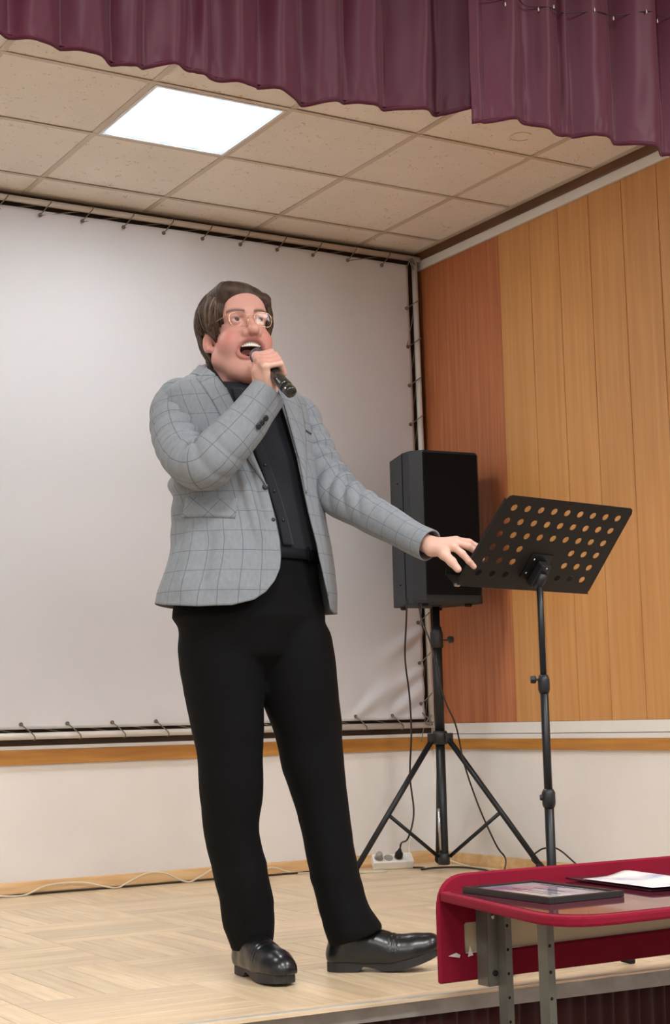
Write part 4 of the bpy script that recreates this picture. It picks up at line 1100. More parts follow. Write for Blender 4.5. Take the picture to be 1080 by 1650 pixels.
# neck, trunk, limbs inside the clothes
NB = A3((-0.1585, 0.0050, 1.5667)); CHE = A3((-0.1420, 0.0100, 1.4151)); BEL = A3((-0.1154, 0.0000, 1.2007)); PEL = A3((-0.1156, 0.0000, 0.9912))
b_.cap(H(0, .024, -.070), NB, .0605, .062, .03)
b_.chain([NB, CHE, BEL, PEL], [.085, .115, .105, .105], .04)
b_.chain([NB + A3((0, 0, -.03)), SHR + A3((.05, .02, -.02)), A3((-0.3056, -0.0600, 1.5575)), A3((-0.3117, -0.1100, 1.4866)), A3((-0.2838, -0.1750, 1.4191)), A3((-0.2490, -0.2300, 1.3750)), A3((-0.2099, -0.2620, 1.3654)), A3((-0.1592, -0.2680, 1.4100)), A3((-0.1073, -0.2620, 1.4668)), WRR], [.06, .045, .040, .038, .036, .034, .032, .031, .028, .0255], .02)
b_.chain([NB + A3((0, 0, -.03)), SHL + A3((-.05, -.01, -.02)), A3((0.0261, 0.0850, 1.5468)), A3((0.0534, 0.0850, 1.4860)), A3((0.0891, 0.0700, 1.3974)), A3((0.1370, 0.0350, 1.3156)), A3((0.2054, -0.0100, 1.2581)), A3((0.2806, -0.0650, 1.2056)), WRL], [.06, .040, .036, .034, .032, .031, .030, .029, .0250], .02)
HIPR, KNR, ANR = A3((-0.2078, -0.0300, 0.9398)), A3((-0.1719, -0.0500, 0.5321)), A3((-0.1233, -0.0350, 0.0840))
HIPL, KNL, ANL = A3((-0.0070, 0.0400, 0.9388)), A3((0.0568, 0.0300, 0.5236)), A3((0.1421, -0.0050, 0.1063))
b_.chain([PEL, HIPR, KNR, ANR], [.10, .07, .05, .036], .04)
b_.chain([PEL, HIPL, KNL, ANL], [.10, .07, .05, .036], .04)
# right hand closed round the microphone
sf = (-.033, -.0112, .0112, .0330); rf = (.0100, .0105, .0100, .0090); lf = (1.0, 1.08, 1.0, .86)
for i in range(4):
    K = GR_ + mA * sf[i] * .95 - fA * .024 + bA * .029
    P1 = GR_ + mA * (sf[i] * 1.02) + fA * .021 * lf[i] + bA * .0275
    P2 = GR_ + mA * (sf[i] * 1.0) + fA * .0325 * lf[i] - bA * .004
    P3 = GR_ + mA * (sf[i] * .98) + fA * .016 - bA * .0265
    b_.cap(WRR + mA * sf[i] * .45 + A3((0, 0, .004)), K, .016, rf[i] * 1.12, .012)
    b_.sph(K, rf[i] * 1.16, .006)
    b_.cap(K, P1, rf[i] * 1.05, rf[i], .0045); b_.sph(P1, rf[i] * 1.05, .003)
    b_.cap(P1, P2, rf[i], rf[i] * .93, .0030); b_.cap(P2, P3, rf[i] * .93, rf[i] * .82, .0030)
b_.cap(WRR + A3((0, 0, .01)), GR_ - fA * .034 - bA * .002, .021, .015, .02)
T1 = WRR - mA * .020 - fA * .018 + A3((0, .006, .020)); T2 = GR_ - fA * .031 - mA * .036 - bA * .004; T3 = GR_ - fA * .010 - mA * .040 - bA * .029; T4 = GR_ + fA * .010 - mA * .036 - bA * .030
b_.chain([WRR, T1, T2, T3, T4], [.018, .0145, .0120, .0108, .0092], .006)
# left hand resting on the edge of the music desk
KI, KM, KR, KP = A3((0.4422, -0.1980, 1.1283)), A3((0.4506, -0.1800, 1.1418)), A3((0.4523, -0.1600, 1.1491)), A3((0.4468, -0.1420, 1.1479))
for K, r in ((KI, .0125), (KM, .013), (KR, .0125), (KP, .0115)):
    b_.cap(WRL + (K - KM) * .5, K, .018, r, .014)
b_.chain([KI, A3((0.4647, -0.2000, 1.1092)), A3((0.4822, -0.2000, 1.0887)), A3((0.4957, -0.1920, 1.0741))], [.0105, .0097, .0088, .0075], .004)
b_.chain([KM, A3((0.4833, -0.1840, 1.1305)), A3((0.5052, -0.1760, 1.1157)), A3((0.5205, -0.1660, 1.0978))], [.0112, .0103, .0092, .0078], .004)
b_.chain([KR, A3((0.4872, -0.1620, 1.1429)), A3((0.5126, -0.1540, 1.1296)), A3((0.5294, -0.1480, 1.1146))], [.0108, .0098, .0088, .0075], .004)
b_.chain([KP, A3((0.4786, -0.1420, 1.1403)), A3((0.5003, -0.1380, 1.1249)), A3((0.5137, -0.1340, 1.1114))], [.0098, .0088, .0078, .0068], .004)
b_.chain([WRL + A3((.012, -.012, -.006)), A3((0.4163, -0.2020, 1.1085)), A3((0.4345, -0.2160, 1.0866)), A3((0.4501, -0.2200, 1.0659))], [.020, .0145, .0118, .0100], .008)
bv, bf = b_.mesh(.0024, 1)
body = fastmesh('body', bv, bf, M['skin'], per)
# skin tones
q = (bv - HC) @ RH / HS_
base = np.tile(A3(srgb(228, 184, 166)[:3]), (len(bv), 1))
def blend(mask, c):
    global base
    base = base * (1 - mask[:, None]) + A3(srgb(*c)[:3]) * mask[:, None]
head = np.clip((q[:, 2] + .22) / .05, 0, 1) * (np.linalg.norm(q, axis=1) < .3)
blend(head * .8, (206, 150, 136))
for s in (-1, 1):
    blend(.75 * np.exp(-(((q[:, 0] - s * .05) / .026) ** 2 + ((q[:, 1] + .06) / .05) ** 2 + ((q[:, 2] + .048) / .024) ** 2)), (206, 124, 116))
blend(.5 * np.exp(-((q[:, 0] / .014) ** 2 + ((q[:, 1] + .115) / .02) ** 2 + ((q[:, 2] + .04) / .016) ** 2)), (214, 140, 126))
rr = np.sqrt((q[:, 0] / .0355) ** 2 + ((q[:, 2] + .0835) / .0250) ** 2)
fr_ = (q[:, 1] < -.055)
blend(fr_ * np.exp(-((rr - 1.0) / .15) ** 2) * .85, (170, 88, 86))
blend((fr_ & (rr < .86)).astype(float) * np.clip((q[:, 1] + .090) / .006, 0, 1), (58, 20, 22))
blend(.45 * np.exp(-((np.abs(q[:, 0]) - .08) / .014) ** 2 - ((q[:, 1] - .016) / .022) ** 2 - ((q[:, 2] + .03) / .03) ** 2), (206, 116, 108))
for s in (-1, 1):      # eyebrows
    t = (q[:, 0] * s - .012) / .044
    zc = .0165 + .006 * np.sin(np.clip(t, 0, 1) * 2.4)
    blend(((t > 0) & (t < 1) & (q[:, 1] < -.055)).astype(float) * np.exp(-((q[:, 2] - zc) / .0046) ** 2) * .9, (70, 48, 38))
    blend((q[:, 1] < -.07) * np.exp(-(((q[:, 0] - s * .0325) / .015) ** 2 + ((q[:, 2] - .0045) / .003) ** 2)) * .8, (74, 46, 42))
ca = body.data.color_attributes.new('tone', 'FLOAT_COLOR', 'POINT')
ca.data.foreach_set('color', np.hstack([base, np.ones((len(base), 1))]).astype(np.float32).ravel())

# eyes, teeth, tongue
Rm = Matrix(RH.tolist()).to_4x4()
for s in (-1, 1):
    e = lathe('eyeball', [(.0005, -.0125), (.0062, -.0108), (.0108, -.0062), (.0125, 0), (.0108, .0062), (.0062, .0108), (.0005, .0125)], M['eye_white'], per, 20)
    mm = Rm.copy(); mm.translation = Vector(H(s * .0325, -.0815, -.002)); e.matrix_local = mm
    i_ = lathe('iris', [(.0004, .0133), (.0035, .0129), (.0066, .0115), (.0066, .0108)], M['iris'], e, 16)
    i_.rotation_euler = (math.radians(78), 0, math.radians(6))
th = Multi()
for k in range(-4, 5):
    x = k * .0058; y = -.0885 + 9 * x * x; w = .0027
    th.box((x - w, y - .002, -.0740), (x + w, y + .003, -.0610 - .0009 * abs(k)))
to = th.build('teeth', M['teeth'], per); mm = Rm.copy() @ Matrix.Scale(HS_, 4); mm.translation = Vector(HC); to.matrix_local = mm
tv, tf = Sculpt().ell((0, -.062, -.094), (.018, .026, .006)).mesh(.0025, 1)
tg = fastmesh('tongue', tv, tf, M['tongue'], per); tg.matrix_local = mm

# ---- hair: sculpted volume plus combed locks
h_ = Sculpt()
h_.ell(H(0, .024, .028), Hr((.0895, .112, .0925)), RH, .02)
h_.ell(H(-.012, -.026, .088), Hr((.068, .066, .034)), RH, .03)
h_.cap(H(-.040, -.070, .088), H(.056, -.066, .062), .022 * HS_, .018 * HS_, .02)
h_.cap(H(.056, -.066, .062), H(.078, -.040, .012), .018 * HS_, .010 * HS_, .02)
h_.cap(H(-.045, -.070, .080), H(-.078, -.036, .000), .020 * HS_, .012 * HS_, .02)
h_.ell(H(0, .070, -.050), Hr((.070, .052, .066)), RH, .03)
h_.ell(H(0, .072, -.105), Hr((.050, .036, .040)), RH, .03)
for s in (-1, 1): h_.ell(H(s * .075, .000, .010), Hr((.016, .040, .050)), RH, .02)
h_.ell(H(-.002, -.128, -.040), Hr((.070, .080, .104)), RH @ rotm('y', .16), .008, 's')
for s in (-1, 1):
    h_.ell(H(s * .094, .012, -.036), Hr((.036, .030, .040)), RH, .008, 's')
    h_.ell(H(s * .080, -.066, -.048), Hr((.040, .046, .056)), RH, .010, 's')
hv, hf = h_.mesh(.0034, 1, post=lambda P, D: D + .0012 * np.sin(((P - HC) @ RH)[:, 1] * 420 + 40 * ((P - HC) @ RH)[:, 0] * np.sin(((P - HC) @ RH)[:, 2] * 30)) + wnoise(P, 60, 6) * .0014)
E0 = A3((0, .024, .028)); ER = A3((.0955, .1185, .1005))
hm = [hv]; hq = [hf]; base_n = len(hv)
rg = np.random.RandomState(3)
def lock(start, vel, n, r0, lift):
    P = []; p = A3(start, float); v = A3(vel, float)
    for k in range(n):
        d = (p - E0) / ER; p = E0 + d / np.linalg.norm(d) * ER * (1 + lift * math.sin(math.pi * k / (n - 1)) )
        P.append(p.copy())
        nrm = unit((p - E0) / ER ** 2); g = A3((0, 0, -1.0)); t = v + g * .012 * k / n; t = t - nrm * (t @ nrm); p = p + unit(t) * .0105; v = v * .97 + A3((0, 0, -.06)) 
    return P
LK = Multi(); LK2 = Multi()
for k in range(760):
    u = rg.uniform(0, 1); sd = -1 if rg.rand() < .62 else 1
    part = A3((-.006 + rg.uniform(-.012, .012), rg.uniform(-.085, .085), .12))
    vel = A3((sd * rg.uniform(.5, 1.0), rg.uniform(-.35, .55), 0))
    if part[1] < -.03: vel = A3((sd * rg.uniform(.6, 1.2), rg.uniform(-.35, .15), -.1))
    n = int(rg.uniform(10, 20))
    P = lock(part, vel, n, .004, rg.uniform(.0, .10))
    # stop before the face and the ears
    Q = []
    for p in P:
        xr = (p[0] + .002) * .987 - (p[2] + .040) * .159; zr = (p[0] + .002) * .159 + (p[2] + .040) * .987
        f1 = (xr / .070) ** 2 + ((p[1] + .128) / .080) ** 2 + (zr / .102) ** 2
        f2 = ((abs(p[0]) - .090) / .036) ** 2 + ((p[1] - .012) / .027) ** 2 + ((p[2] + .034) / .036) ** 2
        if f1 < 1.0 or f2 < 1.0 or (p[1] < .03 and p[2] < -.035): break
        Q.append(H(*p))
    if len(Q) < 5: continue
    r = rg.uniform(.0022, .0044) * np.sin(np.linspace(.55, 3.0, len(Q))) + .0006
    (LK2 if rg.rand() < .3 else LK).tube(spline(np.hstack([A3(Q), r[:, None]]), len(Q) * 2)[:, :3], np.interp(np.linspace(0, 1, len(Q) * 2), np.linspace(0, 1, len(Q)), r), 5)
for k in range(260):          # back and nape
    a_ = rg.uniform(-1.9, 1.9); z = rg.uniform(-.02, .09)
    d = unit(A3((math.sin(a_) * .8, math.cos(a_), 0)))
    p0 = E0 + A3((d[0] * ER[0], d[1] * ER[1], 0)) * math.sqrt(max(.05, 1 - ((z - E0[2]) / ER[2]) ** 2)) + A3((0, 0, z - E0[2]))
    if p0[1] < .03: continue
    P = []
    for t in np.linspace(0, 1, 9):
        zz = p0[2] - t * .10; sh = 1 - .28 * max(0, (-.02 - zz) / .1)
        rr_ = math.sqrt(max(.12, 1 - ((zz - E0[2]) / (ER[2] * 1.75)) ** 2)) * sh
        P.append(H(d[0] * ER[0] * rr_ * 1.0, E0[1] + d[1] * ER[1] * rr_ * 1.0, max(zz, -.135)))
    r = rg.uniform(.0022, .004) * np.sin(np.linspace(.6, 3.0, 9)) + .0006
    (LK2 if rg.rand() < .25 else LK).tube(P, r, 5)
hair = fastmesh('hair', hv, hf, M['hair'], per)
tag(LK.build('hair_locks', M['hair'], hair, True), kind='stuff')
tag(LK2.build('hair_strands', M['hair_light'], hair, True), kind='stuff')

# ---- glasses
gl = empty('glasses', (0, 0, 0)); gl.parent = per
gm = Rm.copy() @ Matrix.Scale(HS_, 4); gm.translation = Vector(HC); gl.matrix_local = gm
def rimpts(s):
    pts = []
    for t in np.linspace(0, 2 * math.pi, 40, endpoint=False):
        c, sn = math.cos(t), math.sin(t); e = 2.8
        x = .0245 * np.sign(c) * abs(c) ** (2 / e); z = .0205 * np.sign(sn) * abs(sn) ** (2 / e)
        x *= 1 - .10 * (z < 0) * (-z / .0205)
        pts.append((s * .0335 + x, -.1135 + .25 * abs(s * .0335 + x) ** 1.35 * 1.6, -.0085 + z))
    return pts
for s in (-1, 1):
    P = rimpts(s)
    lens = raw('lens', P, [tuple(range(40))] , M['lens'], gl)
    tube('rim', P + [P[0], P[1]], .0007, M['glasses_metal'], gl, 6)
    tip = A3((s * .0605, -.1135 + .4 * .0605 ** 1.35, .002))
    tube('temple', spline([tip, (s * .070, -.085, .004), (s * .0805, -.03, .006), (s * .0855, .012, .002), (s * .0845, .03, -.014)], 26), .0011, M['glasses_metal'], gl, 6)
    tube('nose_pad', [(s * .0105, -.1085, -.012), (s * .0125, -.104, -.017), (s * .0135, -.103, -.022)], [.0009, .0022, .0018], M['lens'], gl, 6)
tube('bridge', spline([(-.0095, -.1125, -.002), (0, -.1155, .0025), (.0095, -.1125, -.002)], 12), .0010, M['glasses_metal'], gl, 6)

# ---- shirt
zs = np.linspace((-0.1203, 0.0000, 1.1219)[2], (-0.1115, 0.0000, 1.6130)[2], 70); ph = np.linspace(-math.pi, math.pi, 97)[:-1]
G = A3([[JS(p, z, -.016 - np.interp(z, [1.12, 1.16, 1.24], [.014, .010, .004])) for p in ph] for z in zs])
UVd = wnoise(G, 30, 2) * .0022 + wnoise(G, 12, 3, squash=(1, 1, .5)) * .002
ctr = A3([[tors(z)[0], tors(z)[1], z] for z in zs])[:, None]
dirn = G - ctr; dirn /= np.linalg.norm(dirn, axis=-1, keepdims=True) + 1e-9
sh = gridmesh('shirt', G + dirn * UVd[..., None], M['shirt'], per, close_u=True); sh['label'] = 'dark charcoal shirt'
# placket and buttons down the chest centre
pk = []; 
cpx = [(-0.1313, 0.0000, 1.5919), (-0.1047, 0.0000, 1.5016), (-0.0796, 0.0000, 1.4297), (-0.0529, 0.0000, 1.3579), (-0.0299, 0.0000, 1.2866), (-0.0104, 0.0000, 1.2156), (0.0006, 0.0000, 1.1557)]
zc = A3([c[2] for c in cpx])[::-1]; pc_ = A3([PHI(c, .93) for c in cpx])[::-1]
zz = np.linspace(zc[0], zc[-1], 60); pp_ = np.interp(zz, zc, pc_)
G = A3([[JS(p + d, z, -.0165) for d in (-.085, -.03, .03, .085)] for p, z in zip(pp_, zz)])
pl_ = gridmesh('placket', G, M['shirt'], sh); pl_.modifiers.new('t', 'SOLIDIFY').thickness = .002
for v in (705, 760, 800, 845):
    z = np.interp(v, [640, 690, 730, 770, 810, 850, 884], [c[2] for c in cpx]); p = np.interp(z, zc, pc_)
    c = JS(p, z, -.0145); b = lathe('button', [(.0001, .0012), (.0036, .0012), (.004, .0004), (.004, 0)][::-1], M['button'], sh, 12)
    n = unit(c - A3((tors(z)[0], tors(z)[1], z))); b.matrix_local = Matrix.Translation(Vector(c)) @ Vector(n).to_track_quat('Z', 'Y').to_matrix().to_4x4()
# collar: a standing band with two pointed leaves
nr, nc = 7, 60
fr0 = TH - .10
G = np.zeros((nr, nc, 3)); G2 = np.zeros((nr, nc, 3))
for j in range(nc):
    s = j / (nc - 1); a_ = .30 + s * (2 * math.pi - .60)          # opening at the throat
    d = A3((math.sin(fr0 + a_), -math.cos(fr0 + a_), 0)); back = (1 - math.cos(a_)) / 2
    zin = NK[2] - .020 + .032 * back
    for i in range(nr):
        t = i / (nr - 1)
        G[i, j] = A3((NK[0], .012, 0)) + d * (.0700 - .003 * t) + A3((0, 0, zin + .030 * t - .008))
        drop = .040 + .030 * (1 - back) ** 3
        G2[i, j] = A3((NK[0], .012, 0)) + d * (.0715 + (.006 + .018 * (1 - back)) * t + .012 * t * t * (1 - back)) + A3((0, 0, zin + .0225 - drop * t))
cb = gridmesh('collar_band', G, M['shirt_inside'], sh); cb.modifiers.new('t', 'SOLIDIFY').thickness = .0018
cl = gridmesh('collar', G2, M['shirt'], sh); cl.modifiers.new('t', 'SOLIDIFY').thickness = .0022

# ---- trousers
t_ = Sculpt()
WZ = [((-0.3096, 0.0000, 1.1530), (0.0839, 0.0000, 1.1430)), ((-0.3231, 0.0000, 1.0485), (0.0884, 0.0000, 1.0382)), ((-0.3345, 0.0000, 0.9620), (0.1019, 0.0000, 0.9511)), ((-0.3150, 0.0000, 0.8579), (0.1115, 0.0000, 0.8472)), ((-0.2986, 0.0000, 0.7888), (0.1167, 0.0000, 0.7784))]
wz = A3([w[0][2] for w in WZ])[::-1]; wx = A3([(w[0][0] + w[1][0]) / 2 for w in WZ])[::-1]; wa = A3([(w[1][0] - w[0][0]) / 2 for w in WZ])[::-1]
wa = wa - A3([.15, .055, .006, .004, .012]); wa = wa * .985
def pelvis(P):
    z = P[:, 2]; x0 = np.interp(z, wz, wx); a = np.interp(z, wz, wa) / math.hypot(cT, .64 * sT); b = a * .64
    dx = P[:, 0] - x0; dy = P[:, 1] - .004; X = dx * cT + dy * sT; Y = -dx * sT + dy * cT
    k0 = np.sqrt((X / a) ** 2 + (Y / b) ** 2); d = (k0 - 1) * b
    return np.maximum(np.maximum(d, (wz[0] - .03 - z) * .8), z - wz[-1])
t_.fn(pelvis, (wx.mean(), 0, wz.mean()), .34, .05)
def outline(L, dys):
    pts = []; rs = []
    for (l, r), dy in zip(L, dys):
        pts.append(((l[0] + r[0]) / 2, dy, (l[2] + r[2]) / 2)); rs.append((r[0] - l[0]) / 2)
    return pts, rs
RL = [((-0.3146, 0.0000, 0.8924), (-0.0830, 0.0000, 0.8866)), ((-0.2919, 0.0000, 0.7715), (-0.0852, 0.0000, 0.7663)), ((-0.2662, 0.0000, 0.6343), (-0.0895, 0.0000, 0.6299)), ((-0.2561, 0.0000, 0.4987), (-0.0904, 0.0000, 0.4946)), ((-0.2458, 0.0000, 0.3892), (-0.1010, 0.0000, 0.3857)), ((-0.2236, 0.0000, 0.2802), (-0.0827, 0.0000, 0.2767)), ((-0.2046, 0.0000, 0.1884), (-0.0692, 0.0000, 0.1851)), ((-0.1826, 0.0000, 0.0889), (-0.0695, 0.0000, 0.0861)), ((-0.1733, 0.0000, 0.0394), (-0.0705, 0.0000, 0.0369))]
LL = [((-0.0830, 0.0000, 0.8866), (0.1123, 0.0000, 0.8817)), ((-0.0852, 0.0000, 0.7663), (0.1162, 0.0000, 0.7613)), ((-0.0498, 0.0000, 0.6460), (0.1270, 0.0000, 0.6416)), ((-0.0345, 0.0000, 0.5523), (0.1349, 0.0000, 0.5481)), ((-0.0025, 0.0000, 0.4503), (0.1425, 0.0000, 0.4468)), ((0.0205, 0.0000, 0.3325), (0.1531, 0.0000, 0.3292)), ((0.0512, 0.0000, 0.1904), (0.1798, 0.0000, 0.1873)), ((0.0714, 0.0000, 0.1156), (0.2116, 0.0000, 0.1122)), ((0.0871, 0.0000, 0.0659), (0.2355, 0.0000, 0.0622))]
pR, rR = outline(RL, (-.03, -.035, -.05, -.055, -.05, -.045, -.04, -.035, -.035)); pL, rL = outline(LL, (.03, .035, .04, .035, .03, .02, .005, -.005, -.005))
pR = spline(np.hstack([A3(pR), A3(rR)[:, None]]), 30); pL = spline(np.hstack([A3(pL), A3(rL)[:, None]]), 30)
zcutR = (-0.1392, 0.0000, 0.0566)[2]; 
for pts in (pR, pL):
    for i in range(len(pts) - 1): t_.cap(pts[i, :3], pts[i + 1, :3], pts[i, 3], pts[i + 1, 3], .02 if i < 8 else .010)
hemR_ = (A3((-0.1739, -0.0350, 0.0673)), A3((-0.0698, -0.0350, 0.0827))); hemL_ = (A3((0.0838, -0.0050, 0.0683)), A3((0.2181, -0.0050, 0.1094)))
def post(P, D):
    fold = wnoise(P, 16, 5, squash=(1, 1, 1.6)) * .0045 + wnoise(P, 42, 8, squash=(1, 1, 1.8)) * .0018
    low = np.clip((.42 - P[:, 2]) / .3, 0, 1)
    cr = np.abs(wnoise(P, 13, 11, squash=(1, 1, 2.2))); D = D + fold * (.6 + .8 * low) + .006 * (np.clip(cr, 0, .6) - .3) * (.35 + low)
    # hems: slanted cut
    for (a, b), s in ((hemR_, -1), (hemL_, 1)):
        sl = (b[2] - a[2]) / (b[0] - a[0]); zc_ = a[2] + sl * (P[:, 0] - a[0]); m_ = (P[:, 0] < .02) if s < 0 else (P[:, 0] >= .02)
        D = np.where(m_, np.maximum(D, zc_ - P[:, 2]), D)
    return D
tv, tf = t_.mesh(.0060, 1, post=post)
tr = fastmesh('trousers', tv, tf, M['trousers'], per); tr['label'] = 'black straight trousers'
# waistband / belt with loops
zb0, zb1 = (-0.1203, 0.0000, 1.1202)[2], (-0.1197, 0.0000, 1.1517)[2]
ph = np.linspace(-math.pi, math.pi, 81)[:-1]
def pel_pt(p, z, off):
    off = off + .006
    a = np.interp(z, wz, wa) / math.hypot(cT, .64 * sT) + off; b = np.interp(z, wz, wa) / math.hypot(cT, .64 * sT) * .64 + off; x0 = np.interp(z, wz, wx); X = a * np.sin(p); Y = -b * np.cos(p)
    return A3((x0 + X * cT - Y * sT, .004 + X * sT + Y * cT, z))
G = A3([[pel_pt(p, z, o) for p in ph] for z, o in ((zb0, .001), (zb0 + .003, .005), (zb1 - .003, .005), (zb1, .001), (zb1 - .001, -.006))])
be = gridmesh('belt', G, M['belt'], per, close_u=True)
for p in (-.9, -.25, .55, 1.3):
    G = A3([[pel_pt(p + d, z, .0075) for d in (-.025, .025)] for z in (zb0 - .006, (zb0 + zb1) / 2, zb1 + .004)])
    lo_ = gridmesh('belt_loop', G, M['trousers'], be); lo_.modifiers.new('t', 'SOLIDIFY').thickness = .003

# ---- jacket body
eR = [(-0.2219, 0.0000, 1.6717), (-0.1942, 0.0000, 1.6295), (-0.1632, 0.0000, 1.5838), (-0.1258, 0.0000, 1.5022), (-0.1010, 0.0000, 1.4160), (-0.0741, 0.0000, 1.3496), (-0.0592, 0.0000, 1.3050), (-0.0416, 0.0000, 1.2252), (-0.0306, 0.0000, 1.1635), (-0.0280, 0.0000, 1.1196), (-0.0326, 0.0000, 0.9804)]
eL = [(-0.1106, 0.0000, 1.6634), (-0.0672, 0.0000, 1.6227), (-0.0292, 0.0000, 1.5803), (-0.0044, 0.0000, 1.4991), (0.0198, 0.0000, 1.4004), (0.0352, 0.0000, 1.3026), (0.0507, 0.0000, 1.2141), (0.0677, 0.0000, 1.1172), (0.0815, 0.0000, 1.0384), (0.0919, 0.0000, 0.9686)]
def edge(tab): 
    z = A3([t[2] for t in tab])[::-1]; f = A3([PHI(t) for t in tab])[::-1]; return z, f
zR, fR = edge(eR); zL, fL = edge(eL)
def phR(z): return np.interp(z, zR, fR)
def phL(z): return np.interp(z, zL, fL)
ZTOP = (-0.1104, 0.0000, 1.6778)[2]
nr, nc = 120, 220
G = np.zeros((nr, nc, 3)); UV = np.zeros((nr, nc, 2)); CT = np.zeros((nr, nc, 3))
hemz = [(-0.0280, 0.0000, 1.1196)[2], (-0.0322, 0.0000, 1.0848)[2], (-0.0468, 0.0000, 1.0503)[2], (-0.0700, 0.0000, 1.0213)[2], (-0.1016, 0.0000, 0.9995)[2], (-0.1574, 0.0000, 0.9853)[2], (-0.2441, 0.0000, 0.9840)[2], (-0.3394, 0.0000, 0.9933)[2], (-0.3653, 0.0000, 1.0044)[2]]
hemx = [(-0.0280, 0.0000, 1.1196)[0], (-0.0322, 0.0000, 1.0848)[0], (-0.0468, 0.0000, 1.0503)[0], (-0.0700, 0.0000, 1.0213)[0], (-0.1016, 0.0000, 0.9995)[0], (-0.1574, 0.0000, 0.9853)[0], (-0.2441, 0.0000, 0.9840)[0], (-0.3394, 0.0000, 0.9933)[0], (-0.3653, 0.0000, 1.0044)[0]]
hs = A3([0] + [ (PHI((hemx[0], 0, hemz[0])) - PHI((x, 0, z))) for x, z in zip(hemx[1:], hemz[1:])]); hs[0] = 0
hzL = (0.0971, 0.0000, 0.9685)[2]
for j in range(nc):
    s = (j / (nc - 1)); s = s ** 1.35 if s < .5 else s; s = s if s >= .5 else (s / (.5 ** 1.35)) * .5 if False else s
    s = j / (nc - 1); s = .5 * (2 * s) ** 1.3 if s < .5 else 1 - .5 * (2 - 2 * s) ** 1.3
    # angular distance from the right front edge at hem height
    tot = 2 * math.pi - (phL(1.05) - phR(1.05))
    hz = np.interp(s * tot, hs, hemz) if s * tot < hs[-1] else hemz[-1] + (hzL - hemz[-1]) * (s * tot - hs[-1]) / (tot - hs[-1])
    if s > .97: hz += .012 * ((s - .97) / .03) ** 2
    for i in range(nr):
        t = i / (nr - 1); z = hz + (ZTOP - hz) * t
        a0, a1 = phR(z), phL(z); tt = 2 * math.pi - (a1 - a0)
        p = a0 - s * tt
        off = .004
        flare = max(0, s - .86) / .14
        off += .012 * flare * np.clip((1.25 - z) / .25, 0, 1)          # left front swings open
        G[i, j] = JS(p, z, off); UV[i, j] = (s * tt * .205, z); CT[i, j] = (tors(z)[0], tors(z)[1], z)
dn = G - CT; dn /= np.linalg.norm(dn, axis=-1, keepdims=True) + 1e-9
Z = G[..., 2]
low = np.clip((1.30 - Z) / .3, 0, 1)
w = wnoise(G, 9, 1, squash=(1, 1, .35)) * .010 * low + wnoise(G, 22, 4, squash=(1, 1, .6)) * .003
side_ = np.exp(-((G[..., 0] - (-0.3176, 0.0000, 1.3646)[0]) / .05) ** 2) * np.exp(-((Z - (-0.3176, 0.0000, 1.3646)[2]) / .07) ** 2)
w = w + .012 * side_ * np.sin((Z + .4 * G[..., 0]) * 85)
dr = np.exp(-((UV[..., 0] - .12) / .03) ** 2) * np.clip((1.2 - Z) / .15, 0, 1) * np.clip((Z - 1.0) / .05, 0, 1); w = w + .006 * dr
def ridge(a, b, wid, amp):
    a = A3(a); b = A3(b); u = unit(A3((b[0] - a[0], 0, b[2] - a[2]))); L = np.linalg.norm(b - a)
    t = (G[..., 0] - a[0]) * u[0] + (G[..., 2] - a[2]) * u[2]; v = -(G[..., 0] - a[0]) * u[2] + (G[..., 2] - a[2]) * u[0]
    return amp * np.exp(-(v / wid) ** 2) * np.clip(np.minimum(t, L - t) / (.25 * L) , 0, 1) * (G[..., 1] < .02)
w = w + ridge((-0.1363, 0.0000, 1.4044), (-0.0681, 0.0000, 1.1206), .012, .011) - ridge((-0.1117, 0.0000, 1.4038), (-0.0501, 0.0000, 1.1464), .010, .008) + ridge((-0.2913, 0.0000, 1.3640), (-0.3238, 0.0000, 1.1358), .014, .009) - ridge((-0.2705, 0.0000, 1.3457), (-0.2996, 0.0000, 1.1177), .012, .008) + ridge((-0.2105, 0.0000, 1.4865), (-0.1069, 0.0000, 1.3770), .012, .008) + ridge((-0.2410, 0.0000, 1.2039), (-0.2959, 0.0000, 1.0044), .016, .008) - ridge((-0.2026, 0.0000, 1.2029), (-0.2351, 0.0000, 1.0029), .016, .006)
G = G + dn * w[..., None]
jk = gridmesh('jacket', G, M['plaid'], per, uv=UV); jk['label'] = 'grey windowpane check jacket worn open'
md = jk.modifiers.new('t', 'SOLIDIFY'); md.thickness = .005; md.offset = -1
def strip_on(name, tab, off, m, parent, thick=.003, nsub=12, uvk=1.0):
    """strip between two outlines given as (z, phi_a, phi_b) rows, lying on the jacket"""
    tab = spline(A3(tab), len(tab) * 5); rows = []; uv = []
    for z, pa, pb in tab:
        rows.append([JS(pa + (pb - pa) * k / (nsub - 1), z, off + .003 * math.sin(math.pi * k / (nsub - 1))) for k in range(nsub)])
        uv.append([((pa + (pb - pa) * k / (nsub - 1)) * .205 + z * .35, z * .94 + .1 * k / nsub) for k in range(nsub)])
    o = gridmesh(name, A3(rows), m, parent, uv=A3(uv)); md = o.modifiers.new('t', 'SOLIDIFY'); md.thickness = thick; md.offset = 1
    return o
